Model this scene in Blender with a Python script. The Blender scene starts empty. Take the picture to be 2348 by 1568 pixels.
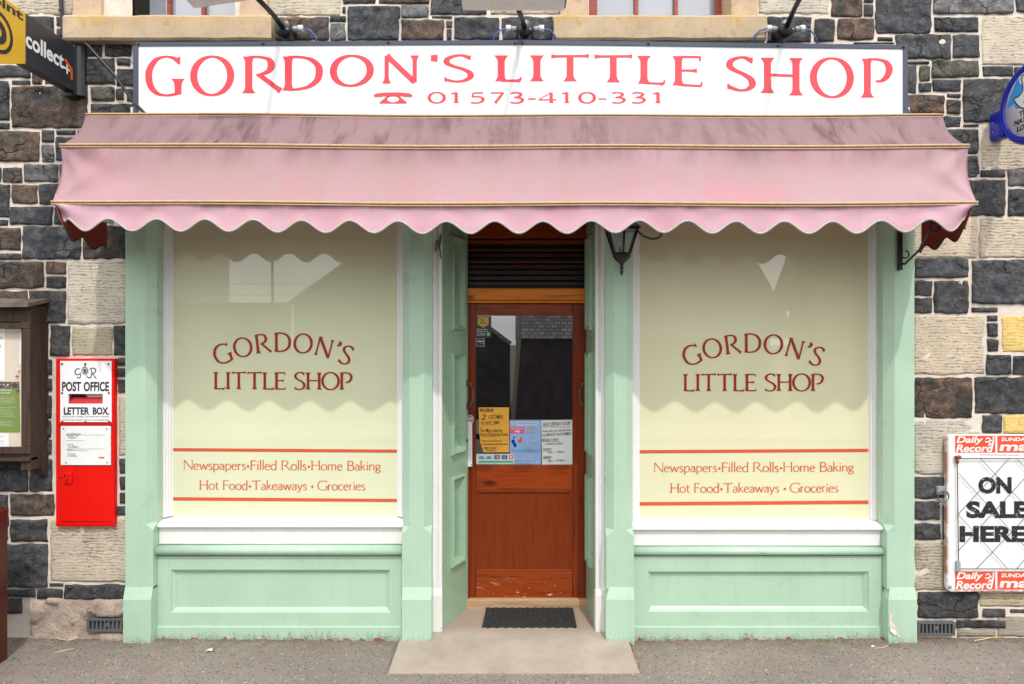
import bpy, bmesh, math, random
from mathutils import Vector, Matrix, noise
random.seed(7)
SC = bpy.context.scene
COL = SC.collection
R = math.radians

# ------------------------------------------------------------------ camera, sky, sun, exposure
F, D, H = 1600.0, 4.18, 1.786          # focal length in photo pixels (2347 wide), distance to pilasters, eye height
cam_d = bpy.data.cameras.new('camera')
cam = bpy.data.objects.new('camera', cam_d); COL.objects.link(cam)
cam.location = (0, -D, H); cam.rotation_euler = (R(90), 0, 0)
cam_d.sensor_width = 36; cam_d.lens = F/2347*36
cam_d.clip_start = .05; cam_d.clip_end = 2000
SC.camera = cam

SUN_DIR = Vector((-.23, 1.0, -1.45)).normalized()       # the way the light travels
SUN_EL = math.asin(-SUN_DIR.z)
world = bpy.data.worlds.new('World'); SC.world = world; world.use_nodes = True
wn = world.node_tree.nodes; wl = world.node_tree.links
sky = wn.new('ShaderNodeTexSky'); sky.sky_type = 'NISHITA'; sky.sun_disc = False
sky.sun_elevation = SUN_EL
sky.sun_rotation = math.atan2(-SUN_DIR.x, -SUN_DIR.y)
sky.air_density = 1.0; sky.dust_density = 6.0; sky.ozone_density = 1.0
# thin bright cloud over the hazy blue
tcw = wn.new('ShaderNodeTexCoord'); cn = wn.new('ShaderNodeTexNoise'); cn.inputs['Scale'].default_value = 2.6; cn.inputs['Detail'].default_value = 7; cn.inputs['Roughness'].default_value = .55
cm = wn.new('ShaderNodeMapping'); cm.inputs['Scale'].default_value = (1, 1, 2.4); wl.new(tcw.outputs['Generated'], cm.inputs[0]); wl.new(cm.outputs[0], cn.inputs['Vector'])
cr_ = wn.new('ShaderNodeMapRange'); cr_.inputs[1].default_value = .30; cr_.inputs[2].default_value = .62; cr_.inputs[3].default_value = .45; cr_.inputs[4].default_value = .95; wl.new(cn.outputs['Fac'], cr_.inputs[0])
cx = wn.new('ShaderNodeMix'); cx.data_type = 'RGBA'; wl.new(cr_.outputs[0], cx.inputs[0]); wl.new(sky.outputs[0], cx.inputs[6]); cx.inputs[7].default_value = (24.5, 24.8, 25.1, 1)
wl.new(cx.outputs[2], wn['Background'].inputs[0])
wn['Background'].inputs[1].default_value = .12
sd = bpy.data.lights.new('sun', 'SUN'); sd.energy = 2.4; sd.angle = R(.9); sd.color = (1, .95, .88)
so = bpy.data.objects.new('sun', sd); COL.objects.link(so)
so.rotation_euler = SUN_DIR.to_track_quat('-Z', 'Y').to_euler(); so.location = (3, -12, 18)
SC.view_settings.view_transform = 'Standard'; SC.view_settings.look = 'None'
SC.view_settings.gamma = 1; SC.view_settings.exposure = -.18
SC.cycles.max_bounces = 8; SC.cycles.transparent_max_bounces = 12
SC.cycles.use_denoising = True

# ------------------------------------------------------------------ helpers
def P(px, py, Y):
    """photo pixel (2347 px wide picture) -> point on the vertical plane at depth Y"""
    k = (D+Y)/F
    return Vector(((px-1173.5)*k, Y, H-(py-784)*k))
def X(px, Y): return (px-1173.5)*(D+Y)/F
def Z(py, Y): return H-(py-784)*(D+Y)/F

class MB:
    def __init__(s, f=None): s.v=[]; s.f=[]; s.m=[]; s.sm=[]; s.map=f; s.ly=0
    def av(s, p):
        p = Vector(p)
        if s.map: p = s.map(p)
        s.v.append(p); return len(s.v)-1
    def af(s, idx, m=0, smooth=False): s.f.append(tuple(idx)); s.m.append(m); s.sm.append(smooth)
    def poly(s, pts, m=0): s.af([s.av(p) for p in pts], m)
    def box(s, x0,x1,y0,y1,z0,z1, m=0):
        i=[s.av((x,y,z)) for x in (x0,x1) for y in (y0,y1) for z in (z0,z1)]
        for q in ((0,1,3,2),(4,6,7,5),(0,4,5,1),(2,3,7,6),(0,2,6,4),(1,5,7,3)): s.af([i[k] for k in q], m)
    def pbox(s, px0,px1,py0,py1,Yf,Yb, m=0):
        s.box(X(px0,Yf),X(px1,Yf),Yf,Yb,Z(py1,Yf),Z(py0,Yf),m)
    def prism(s, pts, d, m=0):
        """flat polygon pts extruded by vector d"""
        d=Vector(d); n=len(pts)
        a=[s.av(p) for p in pts]; b=[s.av(Vector(p)+d) for p in pts]
        s.af(a,m); s.af(b[::-1],m)
        for k in range(n): s.af((a[k],a[(k+1)%n],b[(k+1)%n],b[k]),m)
    def loft(s, secs, m=0, close=True, caps=True, smooth=False):
        ids=[[s.av(p) for p in q] for q in secs]; n=len(secs[0])
        for a,b in zip(ids,ids[1:]):
            for k in range(n if close else n-1): s.af((a[k],a[(k+1)%n],b[(k+1)%n],b[k]),m,smooth)
        if caps and close: s.af(ids[0][::-1],m); s.af(ids[-1],m)
    def extrude_x(s, prof, x0, x1, m=0, smooth=False):
        s.loft([[(x0,y,z) for y,z in prof],[(x1,y,z) for y,z in prof]],m,True,True,smooth)
    def tube(s, pts, r, n=8, m=0):
        pts=[Vector(p) for p in pts]; secs=[]; up=Vector((0.13,.27,1)).normalized()
        rr=r if isinstance(r,(list,tuple)) else [r]*len(pts)
        for k,p in enumerate(pts):
            t=(pts[min(k+1,len(pts)-1)]-pts[max(k-1,0)]).normalized()
            a=t.cross(up)
            if a.length<.05: a=t.cross(Vector((1,0,0)))
            a.normalize(); b=t.cross(a)
            secs.append([p+(a*math.cos(q)+b*math.sin(q))*rr[k] for q in [2*math.pi*j/n for j in range(n)]])
        s.loft(secs,m,True,True,True)
    def lathe(s, prof, c, ax='z', n=24, m=0, smooth=True):
        c=Vector(c); secs=[]
        for r,h in prof:
            q=[]
            for j in range(n):
                a=2*math.pi*j/n; u,v=r*math.cos(a),r*math.sin(a)
                q.append(c+(Vector((u,v,h)) if ax=='z' else Vector((u,h,v)) if ax=='y' else Vector((h,u,v))))
            secs.append(q)
        s.loft(secs,m,True,True,smooth)
    def rings(s, x0,x1,z0,z1, prof, m=0, y0=None):
        """concentric rectangles: prof=[(inset,y),...]; last one is filled"""
        ids=[]
        for d,y in prof: ids.append([s.av((x0+d,y,z0+d)),s.av((x1-d,y,z0+d)),s.av((x1-d,y,z1-d)),s.av((x0+d,y,z1-d))])
        for a,b in zip(ids,ids[1:]):
            for k in range(4): s.af((a[k],a[(k+1)%4],b[(k+1)%4],b[k]),m)
        s.af(ids[-1],m)
    def ribbon(s, pts, wid, fm, m=0, closed=False):
        n=len(pts); s.ly=(s.ly+1)%14; off=.0010+s.ly*.00012; L=[]; Rr=[]
        for k in range(n):
            a=pts[(k-1)%n] if closed else pts[max(k-1,0)]; b=pts[(k+1)%n] if closed else pts[min(k+1,n-1)]
            dx,dy=b[0]-a[0],b[1]-a[1]; l=math.hypot(dx,dy) or 1; nx,ny=-dy/l,dx/l; w=wid[k]/2
            L.append(s.av(fm(pts[k][0]+nx*w,pts[k][1]+ny*w,off))); Rr.append(s.av(fm(pts[k][0]-nx*w,pts[k][1]-ny*w,off)))
        for k in range(n if closed else n-1):
            j=(k+1)%n; s.af((L[k],Rr[k],Rr[j],L[j]),m)
    def fpoly(s, pts, fm, m=0):
        s.ly=(s.ly+1)%14; off=.0010+s.ly*.00012
        s.af([s.av(fm(a,b,off)) for a,b in pts],m)
    def disc(s, cx,cy,r,fm,m=0,n=18,ry=None):
        ry=ry or r
        s.fpoly([(cx+r*math.cos(2*math.pi*k/n),cy+ry*math.sin(2*math.pi*k/n)) for k in range(n)],fm,m)

def wloc(o):
    v=Vector((0,0,0))
    while o: v+=Vector(o.location); o=o.parent
    return v
def obj(name, mb, mats, parent=None, bevel=0, origin=None, recalc=True):
    me=bpy.data.meshes.new(name)
    base=wloc(parent) if parent else Vector((0,0,0))
    if origin is None:
        lo=Vector([min(v[k] for v in mb.v) for k in range(3)]); hi=Vector([max(v[k] for v in mb.v) for k in range(3)])
        origin=Vector(((lo.x+hi.x)/2,(lo.y+hi.y)/2,lo.z))
    origin=Vector(origin)
    me.from_pydata([tuple(v-origin) for v in mb.v],[],mb.f)
    for m in (mats if isinstance(mats,(list,tuple)) else [mats]): me.materials.append(m)
    me.polygons.foreach_set('material_index',mb.m); me.polygons.foreach_set('use_smooth',mb.sm)
    if recalc:
        b=bmesh.new(); b.from_mesh(me); bmesh.ops.recalc_face_normals(b,faces=b.faces); b.to_mesh(me); b.free()
    me.update()
    o=bpy.data.objects.new(name,me); COL.objects.link(o)
    if parent: o.parent=parent
    o.location=origin-base
    if bevel:
        bm=o.modifiers.new('edge','BEVEL'); bm.width=bevel; bm.segments=2; bm.limit_method='ANGLE'; bm.angle_limit=R(40)
    return o
def tag(o,label,cat,group=None):
    o['label']=label; o['category']=cat
    if group: o['group']=group
    return o
def thing(name,label,cat,loc,group=None):
    o=bpy.data.objects.new(name,None); COL.objects.link(o); o.location=loc; o.empty_display_size=.1
    return tag(o,label,cat,group)
def struct(o,kind='structure'): o['kind']=kind; return o

# ------------------------------------------------------------------ materials
def srgb(r,g,b):
    f=lambda c:(c/255/12.92 if c/255<=.04045 else ((c/255+.055)/1.055)**2.4)
    return (f(r),f(g),f(b),1)
class NT:
    def __init__(s,name):
        s.mat=bpy.data.materials.new(name); s.mat.use_nodes=True; s.t=s.mat.node_tree; s.n=s.t.nodes; s.b=s.n['Principled BSDF']
        s.tc=s.n.new('ShaderNodeNewGeometry').outputs['Position']
    def l(s,a,b): s.t.links.new(a,b)
    def mapping(s,sc=(1,1,1),rot=(0,0,0),loc=(0,0,0)):
        m=s.n.new('ShaderNodeMapping'); s.l(s.tc,m.inputs[0]); m.inputs['Scale'].default_value=sc; m.inputs['Rotation'].default_value=rot; m.inputs['Location'].default_value=loc
        return m.outputs[0]
    def noise(s,scale,detail=4,rough=.55,vec=None,dist=0):
        q=s.n.new('ShaderNodeTexNoise'); q.inputs['Scale'].default_value=scale; q.inputs['Detail'].default_value=detail; q.inputs['Roughness'].default_value=rough; q.inputs['Distortion'].default_value=dist
        s.l(vec if vec else s.tc,q.inputs['Vector']); return q.outputs['Fac']
    def vor(s,scale,vec=None,feat='F1',rnd=1):
        q=s.n.new('ShaderNodeTexVoronoi'); q.inputs['Scale'].default_value=scale; q.feature=feat; q.inputs['Randomness'].default_value=rnd
        s.l(vec if vec else s.tc,q.inputs['Vector']); return q
    def ramp(s,fac,stops):
        q=s.n.new('ShaderNodeValToRGB'); e=q.color_ramp.elements
        while len(e)<len(stops): e.new(.5)
        for el,(p,c) in zip(e,stops): el.position=p; el.color=c if len(c)==4 else (*c,1)
        s.l(fac,q.inputs[0]); return q.outputs[0]
    def fr(s,fac,a,b,lo=0,hi=1):
        q=s.n.new('ShaderNodeMapRange'); q.inputs[1].default_value=a; q.inputs[2].default_value=b; q.inputs[3].default_value=lo; q.inputs[4].default_value=hi
        s.l(fac,q.inputs[0]); return q.outputs[0]
    def mix(s,fac,a,b,mode='MIX'):
        q=s.n.new('ShaderNodeMix'); q.data_type='RGBA'; q.blend_type=mode
        for v,i in ((fac,q.inputs[0]),(a,q.inputs[6]),(b,q.inputs[7])):
            if isinstance(v,(int,float)): i.default_value=v
            elif isinstance(v,tuple): i.default_value=v if len(v)==4 else (*v,1)
            else: s.l(v,i)
        return q.outputs[2]
    def math(s,op,a,b=0):
        q=s.n.new('ShaderNodeMath'); q.operation=op
        for v,i in ((a,q.inputs[0]),(b,q.inputs[1])):
            if isinstance(v,(int,float)): i.default_value=v
            else: s.l(v,i)
        return q.outputs[0]
    def sep(s): 
        q=s.n.new('ShaderNodeSeparateXYZ'); s.l(s.tc,q.inputs[0]); return q.outputs
    def col(s,c):
        if isinstance(c,tuple): s.b.inputs['Base Color'].default_value=c if len(c)==4 else (*c,1)
        else: s.l(c,s.b.inputs['Base Color'])
        return s
    def set(s,**k):
        for a,v in k.items():
            i=s.b.inputs[a.replace('_',' ')]
            if isinstance(v,(int,float,tuple)): i.default_value=v
            else: s.l(v,i)
        return s
    def bump(s,h,strength=.5,dist=.005):
        q=s.n.new('ShaderNodeBump'); q.inputs['Strength'].default_value=strength; q.inputs['Distance'].default_value=dist
        s.l(h,q.inputs['Height']); s.l(q.outputs[0],s.b.inputs['Normal']); return s
def mul(c,k): return (c[0]*k,c[1]*k,c[2]*k,1)

def paint(name,c,rough=.35,var=.10,chips=None,chipamt=.72,bump=.25,dirt=0,spec=.5):
    t=NT(name)
    a=t.noise(3.5,5); b=t.noise(40,3)
    col=t.mix(t.fr(a,.3,.7),mul(c,1-var),mul(c,1+var*.4))
    col=t.mix(t.fr(b,.45,.8,0,.25),col,mul(c,.82))
    vs=t.noise(1,5,.6,t.mapping((26,26,1.3))); col=t.mix(t.fr(vs,.52,.75,0,.30),col,mul(c,.80))
    if dirt:      # soil splashed up from the pavement, it stays on the paint
        z=t.sep()[2]; n=t.noise(130,6,.75); n2=t.noise(6,4); n3=t.noise(1,4,.6,t.mapping((38,38,7)))
        thr=t.math('ADD',.46,t.math('MULTIPLY',t.fr(z,-.01,.15),.34)); f=t.fr(t.math('SUBTRACT',t.math('ADD',t.math('MULTIPLY',n,.7),t.math('MULTIPLY',n3,.3)),thr),0,.05)
        f=t.math('MULTIPLY',f,t.fr(n2,.30,.6,.35,1)); col=t.mix(t.math('MULTIPLY',f,dirt*.8),col,srgb(92,80,58))
        col=t.mix(t.fr(t.math('ADD',z,t.math('MULTIPLY',t.fr(t.noise(16,4,.6),.35,.75),-.045)),-.030,-.036,0,.9),col,srgb(150,62,58))
    if chips:
        n=t.noise(22,6,.65); n2=t.noise(2.3,2)
        f=t.math('MULTIPLY',t.fr(n,chipamt,chipamt+.015),t.fr(n2,.45,.55))
        col=t.mix(f,col,chips)
    t.col(col).set(Roughness=t.fr(a,.2,.8,rough*.75,min(1,rough*1.3)))
    t.b.inputs['Specular IOR Level'].default_value=spec
    st=t.noise(30,3,.5,t.mapping((1,1,.25)))
    t.bump(st,bump,.0035)
    return t.mat
def plain(name,c,rough=.5,metal=0,bump=.1,bs=60,var=.06):
    t=NT(name); n=t.noise(bs,4)
    t.col(t.mix(t.fr(n,.3,.7),mul(c,1-var),mul(c,1+var))).set(Roughness=rough,Metallic=metal)
    if bump: t.bump(n,bump,.002)
    return t.mat
def wood(name,c1,c2,axis='z',rough=.35,scale=1,wear=None,knots=True):
    t=NT(name); sc=(26,26,1.6) if axis=='z' else (1.6,26,26)
    v=t.mapping(tuple(k*scale for k in sc)); n=t.noise(1,6,.6,v,.6)
    col=t.ramp(n,[(.3,c1),(.52,c2),(.7,mul(c1,.75 if knots else .95))])
    if knots:
        kv=t.mapping((5,5,2.2) if axis=='z' else (2.6,5,6)); k=t.vor(1,kv).outputs['Distance']
        col=t.mix(t.fr(k,.05,.16,.85,0),col,mul(c1,.25))
    if wear:
        w=t.noise(14,6,.7,t.mapping((1,1,4))); z=t.sep()[2]
        f=t.math('MULTIPLY',t.fr(w,.6,.64),t.fr(z,.1,.25,1,0))
        col=t.mix(f,col,wear)
    t.col(col).set(Roughness=rough); t.b.inputs['Specular IOR Level'].default_value=.28; t.bump(n,.2,.002); return t.mat

M={}
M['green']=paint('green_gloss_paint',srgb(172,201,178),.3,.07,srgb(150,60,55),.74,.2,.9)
def chipped():
    m=paint('green_chipped_paint',srgb(172,201,178),.3,.07,None,.74,.2,0); n=m.node_tree.nodes; l=m.node_tree.links; p=n['Principled BSDF']
    g=n.new('ShaderNodeNewGeometry'); mp=n.new('ShaderNodeMapping'); mp.inputs['Scale'].default_value=(13,1,42); l.new(g.outputs['Position'],mp.inputs[0])
    q=n.new('ShaderNodeTexNoise'); q.inputs['Scale'].default_value=1; q.inputs['Detail'].default_value=5; q.inputs['Roughness'].default_value=.65; l.new(mp.outputs[0],q.inputs['Vector'])
    mr=n.new('ShaderNodeMapRange'); mr.inputs[1].default_value=.66; mr.inputs[2].default_value=.68; l.new(q.outputs['Fac'],mr.inputs[0])
    old=p.inputs['Base Color'].links[0].from_socket; mx=n.new('ShaderNodeMix'); mx.data_type='RGBA'; l.new(mr.outputs[0],mx.inputs[0]); l.new(old,mx.inputs[6]); mx.inputs[7].default_value=srgb(92,62,50); l.new(mx.outputs[2],p.inputs['Base Color']); return m
M['green_chipped']=chipped()
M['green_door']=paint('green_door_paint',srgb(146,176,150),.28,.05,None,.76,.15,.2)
M['white']=paint('white_gloss_paint',(.80,.80,.79,1),.32,.03,srgb(150,128,105),.75,.2,0)
M['whitebase']=paint('white_worn_paint',(.76,.75,.72,1),.4,.05,srgb(140,118,95),.68,.3,.6)
M['black']=plain('black_painted_metal',(.014,.014,.016,1),.35,0,.15)
M['iron']=plain('grey_cast_iron',(.12,.125,.135,1),.6,.3,.5,90)
M['darkhole']=plain('dark_void',(.012,.011,.010,1),.9,0,0)
M['navy']=plain('slate_blue_trim',srgb(60,68,88),.4,0,.1)
M['signwhite']=plain('white_sign_sheet',(.82,.83,.84,1),.18,0,0,8,.012)
M['signred']=plain('red_sign_vinyl',(.74,.045,.068,1),.4,0,0,5,.12)
M['winred']=plain('dark_red_vinyl',(.32,.030,.014,1),.25,0,0,20,.05)
M['winorange']=plain('orange_red_vinyl',(.62,.10,.042,1),.25,0,0,20,.05)
M['red']=paint('pillar_box_red',(.70,.007,.003,1),.35,.06,srgb(120,20,15),.78,.35,0,.22)
M['redslot']=plain('slot_shade_red',(.45,.006,.010,1),.5)  # box red darkened in colour for the shade inside the letter slot
M['ink']=plain('black_ink',(.022,.022,.03,1),.35,0,0)
M['grey_ink']=plain('grey_ink',(.22,.22,.24,1),.6,0,0)
M['grey']=plain('grey_plastic',srgb(150,155,162),.45)
M['whiteplastic']=plain('white_plastic',(.72,.72,.70,1),.4)
M['blue']=plain('blue_cable_plastic',(.06,.15,.40,1),.35)
M['lotblue']=plain('deep_blue_plastic',(.012,.022,.36,1),.25)
M['ltblue']=plain('light_blue_print',(.05,.30,.72,1),.3)
M['paper']=plain('white_paper',(.74,.75,.74,1),.7,0,.15,30,.03)
M['rust']=plain('rust',(.20,.06,.02,1),.85,0,.6,120,.3)
M['yellow']=plain('yellow_sign_plastic',(.72,.44,.03,1),.25,0,0,6,.03)
M['charcoal']=plain('charcoal_sign_plastic',(.030,.033,.042,1),.28,0,0)
M['orange']=plain('orange_print',(.75,.13,.01,1),.3,0,0)
M['newsred']=plain('news_red_print',(.72,.085,.035,1),.35,0,.1,20,.10)
M['maroon']=paint('maroon_metal_paint',(.075,.009,.006,1),.35,.15,srgb(60,20,15),.75,.3,0)
M['rubber']=None

# wood
M['pine_z']=wood('varnished_pine_upright',(.13,.016,.003,1),(.21,.032,.005,1),'z',.28)
M['pine_x']=wood('varnished_pine_rail',(.16,.020,.003,1),(.29,.046,.006,1),'x',.28,wear=srgb(205,185,150))
M['pine_panel']=wood('varnished_panel',(.15,.021,.003,1),(.20,.032,.004,1),'z',.25,1.7,knots=False)
M['pine_top']=wood('orange_pine',(.72,.15,.004,1),(.92,.30,.012,1),'x')
M['bare']=wood('bare_worn_timber',srgb(150,118,88),srgb(184,152,118),'x',.8,knots=False)
M['oldwood']=wood('weathered_dark_wood',srgb(46,34,28),srgb(72,57,48),'z',.75,knots=False)
M['oldwood_x']=wood('weathered_grey_board',srgb(78,66,58),srgb(116,104,92),'x',.85,knots=False)
M['redwood']=wood('reddish_sash_wood',srgb(118,48,38),srgb(158,84,70),'x',.4,knots=False)
M['redwood_z']=wood('reddish_sash_post',srgb(110,38,24),srgb(150,62,36),'z',.4,knots=False)

# stone
def stone_mat():
    t=NT('rough_whin_stone'); at=t.n.new('ShaderNodeAttribute'); at.attribute_name='stone'
    big=t.noise(7,8,.65,None,.4); fine=t.noise(85,6,.7); mid=t.noise(24,6,.65)
    c=t.mix(1,at.outputs['Color'],t.ramp(mid,[(.25,(.36,.36,.37)),(.5,(.95,.95,.95)),(.75,(2.1,2.08,2.02))]),'MULTIPLY')
    c=t.mix(1,c,t.ramp(fine,[(.3,(.55,.55,.57)),(.6,(1.15,1.15,1.15)),(.78,(2.1,2.1,2.1))]),'MULTIPLY')
    f=t.math('MULTIPLY',at.outputs['Alpha'],t.fr(big,.40,.62))
    rust=t.mix(t.fr(mid,.35,.65),srgb(74,56,46),srgb(134,104,82))
    c=t.mix(f,c,t.mix(.75,rust,t.ramp(fine,[(.3,(.6,.6,.6)),(.7,(1.3,1.3,1.3))]),'MULTIPLY'))
    wv=t.n.new('ShaderNodeVectorMath'); wv.operation='ADD'; nz=t.n.new('ShaderNodeTexNoise'); nz.inputs['Scale'].default_value=9; nz.inputs['Detail'].default_value=4; t.l(t.tc,nz.inputs['Vector'])
    sc=t.n.new('ShaderNodeVectorMath'); sc.operation='SCALE'; sc.inputs[3].default_value=.16; t.l(nz.outputs['Color'],sc.inputs[0]); t.l(t.mapping((1,1,1.5)),wv.inputs[0]); t.l(sc.outputs[0],wv.inputs[1])
    ce=t.vor(5.5,wv.outputs[0],'DISTANCE_TO_EDGE').outputs['Distance']; crk=t.math('MULTIPLY',t.fr(ce,.0,.035,1,0),t.fr(t.noise(3.3,2),.47,.60))
    c=t.mix(t.math('MULTIPLY',crk,.75),c,(.012,.012,.013,1))
    fl=t.noise(46,5,.72,None,.6); c=t.mix(t.fr(fl,.58,.72,0,.55),c,srgb(132,134,134))
    sp=t.vor(240).outputs['Distance']; c=t.mix(t.math('MULTIPLY',t.fr(sp,.10,.2,.28,0),t.fr(big,.4,.6)),c,srgb(150,150,148))
    t.col(c).set(Roughness=.82)
    h=t.math('ADD',t.math('MULTIPLY',mid,1.0),t.math('MULTIPLY',fine,.5)); h=t.math('ADD',h,t.math('MULTIPLY',big,1.2))
    h=t.math('SUBTRACT',h,t.math('MULTIPLY',crk,1.2)); t.bump(h,1.0,.014); return t.mat
def sand_mat():
    t=NT('tooled_sandstone'); at=t.n.new('ShaderNodeAttribute'); at.attribute_name='stone'
    n=t.noise(6,6,.6); patch=t.noise(3.4,5,.62); fine=t.noise(150,5,.7); m=t.noise(34,5,.68)
    w=t.n.new('ShaderNodeTexWave'); w.bands_direction='Z'; w.inputs['Scale'].default_value=17; w.inputs['Distortion'].default_value=8; w.inputs['Detail'].default_value=4; w.inputs['Detail Scale'].default_value=1.4; w.inputs['Detail Roughness'].default_value=.65; t.l(t.mapping((.55,1,1)),w.inputs[0])
    brk=t.noise(1,4,.7,t.mapping((42,42,60)))
    grey=t.mix(1,at.outputs['Color'],(.80,.81,.82),'MULTIPLY')
    c=t.mix(t.fr(n,.34,.66),grey,at.outputs['Color']); c=t.mix(t.fr(m,.5,.75,0,.4),c,t.mix(1,at.outputs['Color'],(.72,.68,.62),'MULTIPLY'))
    g=t.math('MULTIPLY',t.fr(w.outputs['Fac'],.62,.92),t.fr(t.math('ADD',brk,t.math('MULTIPLY',patch,.6)),.72,.90))
    c=t.mix(t.math('MULTIPLY',g,.78),c,srgb(84,74,60))
    c=t.mix(t.math('MULTIPLY',t.fr(patch,.58,.72),t.fr(m,.45,.62,0,.6)),c,srgb(96,88,76))
    c=t.mix(t.fr(fine,.45,.8,0,.35),c,srgb(138,126,106))
    t.col(c).set(Roughness=.92)
    t.bump(t.math('SUBTRACT',t.math('MULTIPLY',fine,.2),t.math('MULTIPLY',w.outputs['Fac'],.5)),.28,.005); return t.mat
def smooth_sand(name,c,lichen=0):
    t=NT(name); n=t.noise(6,6,.6); f=t.noise(60,5,.65); n2=t.noise(16,5,.65)
    col=t.mix(t.fr(n,.3,.7),mul(c,.80),mul(c,1.08)); col=t.mix(t.fr(f,.5,.75,0,.4),col,mul(c,.62))
    col=t.mix(t.fr(n2,.56,.72,0,.55),col,srgb(128,112,88))
    if lichen:
        z=t.sep()[2]; k=t.math('MULTIPLY',t.fr(n2,.42,.60),t.fr(z,lichen-.10,lichen,0,1)); k=t.math('MULTIPLY',k,t.fr(t.noise(2.1,2),.38,.58))
        col=t.mix(t.math('MULTIPLY',k,.9),col,srgb(196,150,30))
    t.col(col).set(Roughness=.9); t.bump(f,.4,.004); return t.mat
M['stone']=stone_mat(); M['sand']=sand_mat()
M['dress']=smooth_sand('dressed_sandstone',srgb(200,174,146))
M['sill']=smooth_sand('lichened_sill_stone',srgb(186,166,138),Z(32,-.04)+.005)
def mortar():
    t=NT('cream_mortar'); n=t.noise(12,6,.65); f=t.noise(130,5,.7)
    c=t.mix(t.fr(n,.3,.7),srgb(214,200,186),srgb(236,224,212)); c=t.mix(t.fr(f,.5,.8,0,.4),c,srgb(168,152,136))
    t.col(c).set(Roughness=.95); t.bump(t.math('ADD',n,t.math('MULTIPLY',f,.6)),.8,.012); return t.mat
M['mortar']=mortar()
def pavement():
    t=NT('asphalt_with_chippings'); n=t.noise(1.3,5,.6); f=t.noise(170,4,.7); m=t.noise(14,4)
    c=t.mix(t.fr(n,.32,.68),srgb(122,114,106),srgb(142,133,124)); c=t.mix(t.fr(f,.4,.75,0,.55),c,srgb(96,90,84)); c=t.mix(t.fr(m,.55,.75,0,.4),c,srgb(150,136,120))
    v=t.vor(62); ch=t.fr(v.outputs['Distance'],.24,.36,1,0); rnd=t.n.new('ShaderNodeSeparateColor'); t.l(v.outputs['Color'],rnd.inputs[0])
    pick=t.fr(rnd.outputs[0],.28,.31); cc=t.ramp(rnd.outputs[1],[(.0,srgb(38,38,42)),(.62,srgb(54,52,52)),(.68,srgb(150,88,76)),(.84,srgb(158,96,84)),(.965,srgb(200,194,186))])
    c=t.mix(t.math('MULTIPLY',ch,t.math('MULTIPLY',pick,.85)),c,cc)
    v2=t.vor(150); ch2=t.fr(v2.outputs['Distance'],.14,.24,1,0); r2=t.n.new('ShaderNodeSeparateColor'); t.l(v2.outputs['Color'],r2.inputs[0])
    c=t.mix(t.math('MULTIPLY',ch2,t.fr(r2.outputs[0],.45,.5,0,.75)),c,srgb(62,60,58))
    y=t.sep()[1]; damp=t.math('MULTIPLY',t.fr(y,-.16,.02,0,1),t.fr(t.noise(10,5,.7),.38,.62))
    c=t.mix(t.math('MULTIPLY',damp,.7),c,srgb(98,84,66))
    # a hairline crack
    cr=t.vor(.8,t.mapping((1,1,0),loc=(.37,.2,0)),'DISTANCE_TO_EDGE'); q=t.math('ADD',cr.outputs['Distance'],t.math('MULTIPLY',t.fr(t.noise(9,4),.3,.7),.03))
    pass
    t.col(c).set(Roughness=.9); t.bump(t.math('ADD',f,t.math('MULTIPLY',ch,.6)),.6,.004); return t.mat
M['pave']=pavement()
def slab():
    t=NT('worn_step_concrete'); n=t.noise(3,6,.6); f=t.noise(150,4,.7); m=t.noise(22,5,.7)
    c=t.mix(t.fr(n,.3,.7),srgb(150,138,126),srgb(178,166,153)); c=t.mix(t.fr(f,.5,.75,0,.5),c,srgb(122,108,98)); c=t.mix(t.fr(m,.6,.72,0,.5),c,srgb(140,118,100))
    y=t.sep()[1]; c=t.mix(t.math('MULTIPLY',t.fr(y,.05,.16),t.fr(n,.25,.6,.4,.9)),c,srgb(152,132,120))
    t.col(c).set(Roughness=.88); t.bump(t.math('ADD',f,m),.35,.004); return t.mat
M['slab']=slab()
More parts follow.
